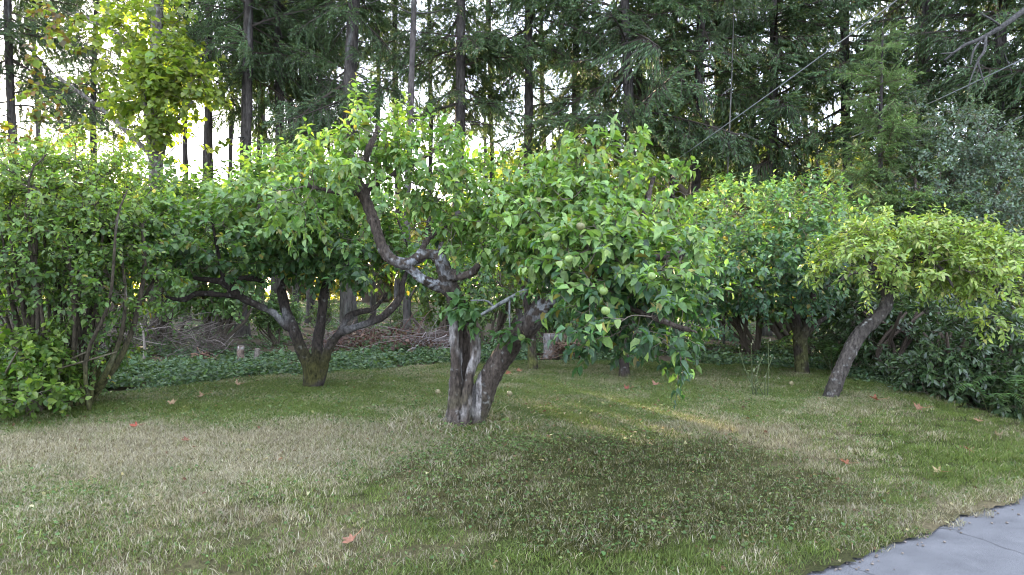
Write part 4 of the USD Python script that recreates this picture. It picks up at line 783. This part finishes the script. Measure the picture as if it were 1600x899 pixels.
rng = np.random.default_rng(808)
GC = '/World/ivy'; UsdGeom.PointInstancer.Define(stage, GC); gp = []
for k in range(4):
    m = 90; r = .2 * np.sqrt(rng.random(m)); a = rng.random(m) * 6.28
    lv, lf = leaves(np.stack([r * np.cos(a), r * np.sin(a), .03 + rng.random(m) * .13 * (1.1 - r / .2)], 1), nrm(rng.normal(0, 1, (m, 3)) * [1, 1, .35]), UP + rng.normal(0, .45, (m, 3)), rng.uniform(.028, .055, m), .75, rng)
    p = f'{GC}/clump_{k:03d}'; put(p, (lv, lf), 'matte_leaf', np.repeat(leaf_tint(m, rng, (.055, .095, .05), (.13, .19, .095), 1.3), 8, 0)); gp.append(p)
n = 8000; y = rng.uniform(6.5, 14, n); x = (rng.uniform(-150, 1700, n) - CX) / F * y
from shapely import points as _pts, distance as _dst
dl_ = _dst(_pts(x, y), lawn_poly); ok = (dl_ > .0) & (drive_s(x, y) > .5) & (meshkit.fbm(np.stack([x, y, 0 * x], -1) * 1.6, 3, 91) > .40 + .16 * rng.random(n)) & (rng.random(n) < np.where(proj(np.stack([x, y, gz(x, y)], 1))[:, 0] < 960, np.exp(-(np.maximum(dl_ - 1.6, 0) / .9) ** 2), np.exp(-(dl_ / .8) ** 2) * .5))
x, y = x[ok], y[ok]
tag(instancer(GC, gp, rng.integers(0, 4, len(x)), np.stack([x, y, gz(x, y) - .03], 1), qz(rng.random(len(x)) * 6.28), rng.uniform(.5, 1.5, len(x))), 'low dark green ivy and ground cover along the far edge of the lawn', 'ground cover', kind='stuff')
n = 2600; y = 10 + 26 * rng.random(n) ** 1.4; x = (rng.uniform(-500, 2000, n) - CX) / F * y; ok = _dst(_pts(x, y), lawn_poly) > 1.2; x, y = x[ok], y[ok]
UG = '/World/undergrowth'
tag(instancer(UG, gp, rng.integers(0, 4, len(x)), np.stack([x, y, gz(x, y) - .08], 1), qz(rng.random(len(x)) * 6.28), rng.uniform(.8, 1.7, len(x))), 'leafy undergrowth covering the forest floor between the fir trunks', 'undergrowth', kind='stuff')

def brush(px, py, d, label, n, rad, hh, Ls, tint, seed, leafy_n=0):
    rng = np.random.default_rng(seed); p0 = at(px, py, d); p0[2] = gz(p0[0], p0[1]); T = Thing('brush_pile', label, 'brush pile', p0)
    for i in range(n):
        r = rad * np.sqrt(rng.random()) * rng.choice([-1, 1]); q = p0 + np.array([r, rng.normal(0, rad * .35), 0]); h = hh * (1 - (abs(r) / (rad * 1.15)) ** 2) * rng.random() ** .6
        a = rng.normal(0, .8) if rng.random() < .7 else rng.random() * 6.28; el = rng.normal(.15, .42); l = rng.uniform(*Ls); dd = np.array([math.cos(a) * math.cos(el), math.sin(a) * math.cos(el) * .8, math.sin(el)]) * rng.choice([-1, 1])
        c = q + UP * (h + .03); P = np.array([c - dd * l / 2, c - dd * l * .15 + rng.normal(0, .09 * l, 3), c + dd * l * .2 + rng.normal(0, .09 * l, 3), c + dd * l / 2]); P[:, 2] = np.maximum(P[:, 2], gz(P[:, 0], P[:, 1]) + .01)
        rr = rng.uniform(.0025, .007) * (2.4 if rng.random() < .06 else 1)
        tn = np.asarray(tint[rng.integers(len(tint))]) * math.exp(rng.normal(0, .25))
        T.part('stick', tube(P, np.linspace(rr, rr * .4, 4), 5, 7), 'twig', tn, True)
    if leafy_n:
        r = rng.uniform(-1, 1, leafy_n) * rad; b = np.stack([p0[0] + r, p0[1] + rng.normal(0, rad * .3, leafy_n), p0[2] + hh * .9 * (1 - (r / rad) ** 2) * rng.random(leafy_n) + .02], 1)
        lv, lf = leaves(b, rng.normal(0, 1, (leafy_n, 3)), UP + rng.normal(0, .7, (leafy_n, 3)), rng.uniform(.05, .11, leafy_n), .6, rng, .5, .6)
        T.part('dead_foliage', (lv, lf), 'dead_leaf', np.repeat(leaf_tint(leafy_n, rng, (.06, .032, .024), (.14, .095, .07), 1.4), 8, 0), True, kind='stuff')
    return T
GREY = [(.075, .062, .052), (.115, .098, .085), (.05, .042, .034)]
brush(252, 560, 11.2, 'grey tangled brush pile behind the ivy between the tall shrub and the mossy apple tree', 260, .95, .70, (.4, 1.2), GREY, 111)
brush(600, 560, 12.4, 'long low reddish brush pile between the mossy and the hollow apple tree', 240, 1.25, .42, (.4, 1.2), [(.09, .05, .038), (.12, .10, .088), (.06, .043, .034)], 112, 700)
brush(676, 560, 12.0, 'small heap of pale broken sticks at the right end of the reddish pile', 60, .3, .3, (.3, .7), [(.22, .20, .19), (.16, .14, .13)], 113)
brush(886, 555, 11.2, 'small round brown twig heap beside the grey stump', 150, .30, .36, (.2, .5), [(.13, .085, .06), (.18, .12, .085)], 114, 60)
brush(318, 575, 10.4, 'little brown leaf heap in the ivy left of the small stumps', 30, .12, .14, (.1, .3), [(.16, .09, .06)], 115, 50)
def stump(px, py, d, wpx, hpx, label, seed, bark=(.15, .14, .13), lean=0):
    rng = np.random.default_rng(seed); p0 = at(px, py, d); p0[2] = gz(p0[0], p0[1]) - .03; T = Thing('tree_stump', label, 'stump', p0); r = wpx / 2 / F * d; h = hpx / F * d
    P = p0 + np.outer(np.linspace(0, h, 9), [lean, 0, 1]); v, f = tube(P, np.array([1.25, 1.08, 1, .97, .96, .96, .96, .97, .95]) * r, 22)
    q = v - P[np.repeat(np.arange(9), 22)]; v = v + q * ((meshkit.noise(v * [30, 30, 5], seed) - .5) * .35)[:, None]
    T.part('bark', (v, f), 'bark', bark_tint(v, rng, bark, (.30, .30, .28), .4, .2, p0[2] + .2, seed), 50)
    ring = v[-22:]; c = ring.mean(0) + UP * .006; k = np.arange(22); tv = np.vstack([ring * .93 + ring.mean(0) * .07 + UP * .006, c[None] + UP * .004])
    T.part('cut_face', (tv, np.stack([k, (k + 1) % 22, 0 * k + 22], 1)), 'twig', (.16, .135, .105), True)
stump(861, 552, 11.3, 23, 40, 'grey cut stump with pale top, right of the slim mossy apple trunk', 121)
stump(376, 575, 10.8, 11, 24, 'small dark stump in the ivy left of the mossy apple trunk', 122, (.12, .09, .07))
stump(400, 575, 10.9, 9, 18, 'smaller pale stump just right of the small dark stump', 123, (.13, .115, .095), .15)
tv = pxlimb([(224, 572, 0, 2.2), (226, 548, 0, 2), (224, 520, 0, 1.6), (219, 505, 0, 1)], 10.2)
T = Thing('bare_sapling', 'pale bare thin stem standing before the left brush pile', 'sapling', tv[0][0]); T.part('stem', tube(*tv, 6, 10), 'twig', (.13, .115, .095), True)

# ------------------------------------------------------------------ cables, dead bough, weeds, fallen leaves and apples
def cable(rows, label, r=.008, sag=.05):
    A = [at(*q) for q in rows]; t = np.linspace(0, 1, 40)[:, None]; P = A[0] * (1 - t) + A[1] * t - UP * sag * 4 * t * (1 - t)
    c = (A[0] + A[1]) / 2; T = Thing('overhead_cable', label, 'cable', c); T.part('wire', tube(P, r, 6), 'cable', (.17, .18, .18), True)
cable([(1560, -118, 8.0), (1000, 289, 15.5)], 'longest thin overhead cable slanting down into the dark firs at upper right')
cable([(1800, -8, 7.0), (1330, 215, 13.0)], 'overhead cable crossing in front of the holly top at the right')
cable([(1800, 66, 7.0), (1480, 240, 12.5)], 'lowest short overhead cable at the right edge, below the other two')
rng = np.random.default_rng(909); D = 9.6
main = [(1640, -10, 0, 5), (1598, 18, -.1, 4.5), (1565, 42, -.2, 4), (1530, 62, -.25, 3.2), (1505, 72, -.3, 2.4), (1475, 95, -.3, 1.4)]
P0, R0 = pxlimb(main, D); T = Thing('dead_bough', 'bare lichen-grey dead bough hanging at the upper right edge', 'branch', P0[2])
T.part('bough', tube(P0, R0, 8, 24), 'bark', (.045, .044, .04), True)
for rows in ([(1540, 56, -.24, 2.6), (1538, 80, -.3, 2.2), (1528, 95, -.3, 1.9), (1532, 112, -.3, 1.4), (1540, 135, -.3, .8)], [(1536, 60, -.24, 2), (1522, 78, -.3, 1.6), (1516, 102, -.3, 1)], [(1505, 72, -.3, 1.6), (1490, 82, -.35, 1.2), (1470, 84, -.4, .8)], [(1528, 95, -.3, 1.6), (1518, 120, -.3, 1.0), (1512, 140, -.3, .6)], [(1565, 42, -.2, 2), (1548, 30, -.3, 1.4), (1530, 20, -.3, .8)]):
    T.part('side_branch', tube(*pxlimb(rows, D), 6, 14), 'bark', (.06, .058, .054), True)

p0 = ground_at(1188, 622); T = Thing('weed_plant', 'thin weed with pale seed heads standing in the lawn left of the forked apple tree', 'weed', p0); D = p0[1]
for i in range(9):
    bx = 1188 + rng.normal(0, 8); tx = bx + rng.normal(0, 16); hy = rng.uniform(532, 590); P, R = pxlimb([(bx, 623, 0, 1.1), ((bx + tx) / 2 + rng.normal(0, 4), (623 + hy) / 2, 0, .9), (tx, hy, rng.normal(0, .1), .6)], D)
    s = T.part('stem', tube(P, R, 4, 8), 'twig', (.055, .07, .028), True)
    for k in range(3):
        c = P[-1] + rng.normal(0, .02, 3) + UP * .01 * k; hm = trimesh.creation.icosphere(1, rng.uniform(.005, .009)); T.part('seed_head', (hm.vertices * [1, 1, 1.3] + c, hm.faces), 'twig', (.12, .12, .07), True, under=s)
    lv, lf = leaves(np.repeat(P[1][None], 4, 0) + rng.normal(0, .03, (4, 3)), rng.normal(0, 1, (4, 3)), np.tile(UP, (4, 1)) + rng.normal(0, .3, (4, 3)), rng.uniform(.04, .07, 4), .3, rng); T.part('leaf_tuft', (lv, lf), 'leaf', (.11, .14, .055), True)

def fallen_leaf(px, py, size, tint, label, yaw, seed, group=None):
    rng = np.random.default_rng(seed); p0 = ground_at(px, py)
    pts = []
    for ang, r in [(-90, .10), (-62, .30), (-40, .52), (-20, .38), (-6, .40), (12, .95), (20, .72), (30, .86), (44, .48), (58, .55), (72, .86), (80, .82), (90, 1.15), (100, .82), (108, .86), (122, .55), (136, .48), (150, .86), (160, .72), (168, .95), (186, .40), (200, .38), (220, .52), (242, .30)]:
        pts.append([r * math.cos(math.radians(ang)), r * math.sin(math.radians(ang))])
    pts = np.array(pts) * size / 2; n = len(pts); q = np.vstack([pts, pts * .5, [[0, 0]]]); k = np.arange(n); k2 = (k + 1) % n
    f = np.vstack([np.stack([k, k2, k2 + n], 1), np.stack([k, k2 + n, k + n], 1), np.stack([k + n, k2 + n, 0 * k + 2 * n], 1)])
    rr = np.linalg.norm(q, axis=1) / size; z = .9 * rr ** 2 * size * (1 + .5 * np.sin(np.arctan2(q[:, 1], q[:, 0]) * 3 + seed)) + rng.normal(0, .02, len(q)) * size
    c, s = math.cos(yaw), math.sin(yaw); v = np.stack([q[:, 0] * c - q[:, 1] * s, q[:, 0] * s + q[:, 1] * c, z], 1)
    Rt = trimesh.transformations.euler_matrix(.35 + rng.normal(0, .2), rng.normal(0, .2), 0)[:3, :3]; v = v @ Rt.T + p0 + UP * .066
    T = Thing('fallen_leaf', label, 'leaf', p0, group); T.part('blade', (v, f), 'dead_leaf', np.asarray(tint) * .6 + [.02, .018, .012], True)
    st = v[-1]; a = yaw - math.pi / 2; T.part('stalk', tube([st, st + np.array([math.cos(a), math.sin(a), .25]) * size * .4, st + np.array([math.cos(a + .2), math.sin(a + .2), .2]) * size * .85], .0018, 5), 'twig', (.25, .13, .07), True)
for i, (px, py, sz, tint, lab, yaw) in enumerate([(550, 860, .125, (.42, .19, .12), 'large orange-brown maple leaf lying in the foreground grass', 2.6), (1322, 737, .12, (.34, .13, .06), 'rust-brown maple leaf on the bank above the driveway', .6), (1370, 634, .15, (.26, .09, .04), 'dark red-brown leaf on the lawn right of the plum trunk base', 1.2), (1466, 749, .10, (.46, .36, .17), 'pale tan leaf on the green strip above the driveway', .3), (1515, 715, .12, (.28, .12, .06), 'brown leaf on the lawn near the right edge, above the tan one', 2.0), (1437, 648, .14, (.30, .15, .08), 'brown leaf at the foot of the evergreen shrubs', 1.0), (1528, 667, .12, (.42, .26, .14), 'light brown leaf in front of the right evergreen shrub', 2.2),
        (212, 678, .09, (.40, .09, .05), 'small red leaf on the pale straw grass at the left', 1.5), (269, 641, .11, (.42, .29, .16), 'tan leaf on the lawn left of the mossy apple tree, nearer one', .2), (316, 627, .11, (.40, .26, .15), 'tan leaf on the lawn left of the mossy apple tree, farther one', 1.8), (980, 616, .10, (.30, .07, .05), 'dark red leaf under the drooping leaves of the hollow tree', .9), (1025, 610, .12, (.34, .17, .11), 'brown leaf under the drooping leaves, right of the dark red one', .4), (372, 610, .10, (.46, .33, .2), 'tan leaf by the ivy edge left of the mossy apple trunk', 1.1), (810, 588, .13, (.30, .14, .07), 'brown leaf left of the foot of the slim mossy apple trunk', .1), (795, 590, .12, (.33, .12, .06), 'rust leaf just left of the brown one by the slim trunk', 2.5), (291, 701, .07, (.22, .10, .06), 'tiny brown leaf on the pale straw grass', 0.7), (1560, 690, .10, (.22, .16, .06), 'olive-brown curled leaf near the right edge of the lawn', 1.9)]):
    fallen_leaf(px, py, sz, tint, lab, yaw, 300 + i)
for px, py, lab in [(684, 620, 'pale yellow fallen apple on the grass left of the hollow trunk'), (796, 623, 'small pale fallen apple on the grass right of the hollow trunk'), (1236, 606, 'pale fallen apple in the grass before the forked apple tree')]:
    p0 = ground_at(px, py); T = Thing('fallen_apple', lab, 'apple', p0); v, f, Rm = apple_mesh(p0 + UP * .052, .03, rng, rng.normal(0, .8, 3)); T.part('fruit', (v, f), 'fruit', (.13, .115, .055), True); T.part('stalk', tube([p0 + UP * .052 + Rm @ [0, 0, .02], p0 + UP * .052 + Rm @ [.004, 0, .045]], .0018, 4), 'twig', (.12, .09, .05))

# ------------------------------------------------------------------ small litter on the grass (stuff)
rng = np.random.default_rng(1001)
n = 1500; x = np.concatenate([rng.uniform(-5.5, 6.5, 700), rng.normal(ground_at(985, 640)[0], 1.3, 800)]); y = np.concatenate([rng.uniform(2.4, 10, 700), rng.normal(ground_at(985, 700)[1], 1.3, 800)])
ok = contains_xy(lawn_poly, x, y); x, y = x[ok], y[ok]; n = len(x)
lv, lf = leaves(np.stack([x, y, lz(x, y) + rng.uniform(.018, .032, n)], 1), rng.normal(0, 1, (n, 3)) * [1, 1, .25], UP + rng.normal(0, .4, (n, 3)), rng.uniform(.012, .04, n), .6, rng, .4, .5)
g = put('/World/leaf_litter', (lv, lf), 'dead_leaf', np.repeat(np.where(rng.random((n, 1)) < .5, leaf_tint(n, rng, (.11, .06, .03), (.22, .15, .08)), leaf_tint(n, rng, (.20, .20, .08), (.34, .33, .18))), 8, 0))
tag(g, 'small dry brown and pale yellow leaf bits scattered over the grass', 'leaf litter', kind='stuff')
n = 160; t = rng.uniform(-1.2, 4.5, n); o = np.abs(rng.normal(0, .10, n)) - .08; P = drive_pt(t, -o); vs, fs = [], []
for i in range(n):
    m = trimesh.creation.icosphere(0, rng.uniform(.004, .011)); m.vertices *= [1, 1, .6]; vs.append((m.vertices + [P[i, 0], P[i, 1], .008], m.faces))
g = put('/World/driveway_grit', join(vs), 'soil', (.14, .12, .10)); tag(g, 'grit and soil crumbs along the driveway edge', 'grit', kind='stuff')
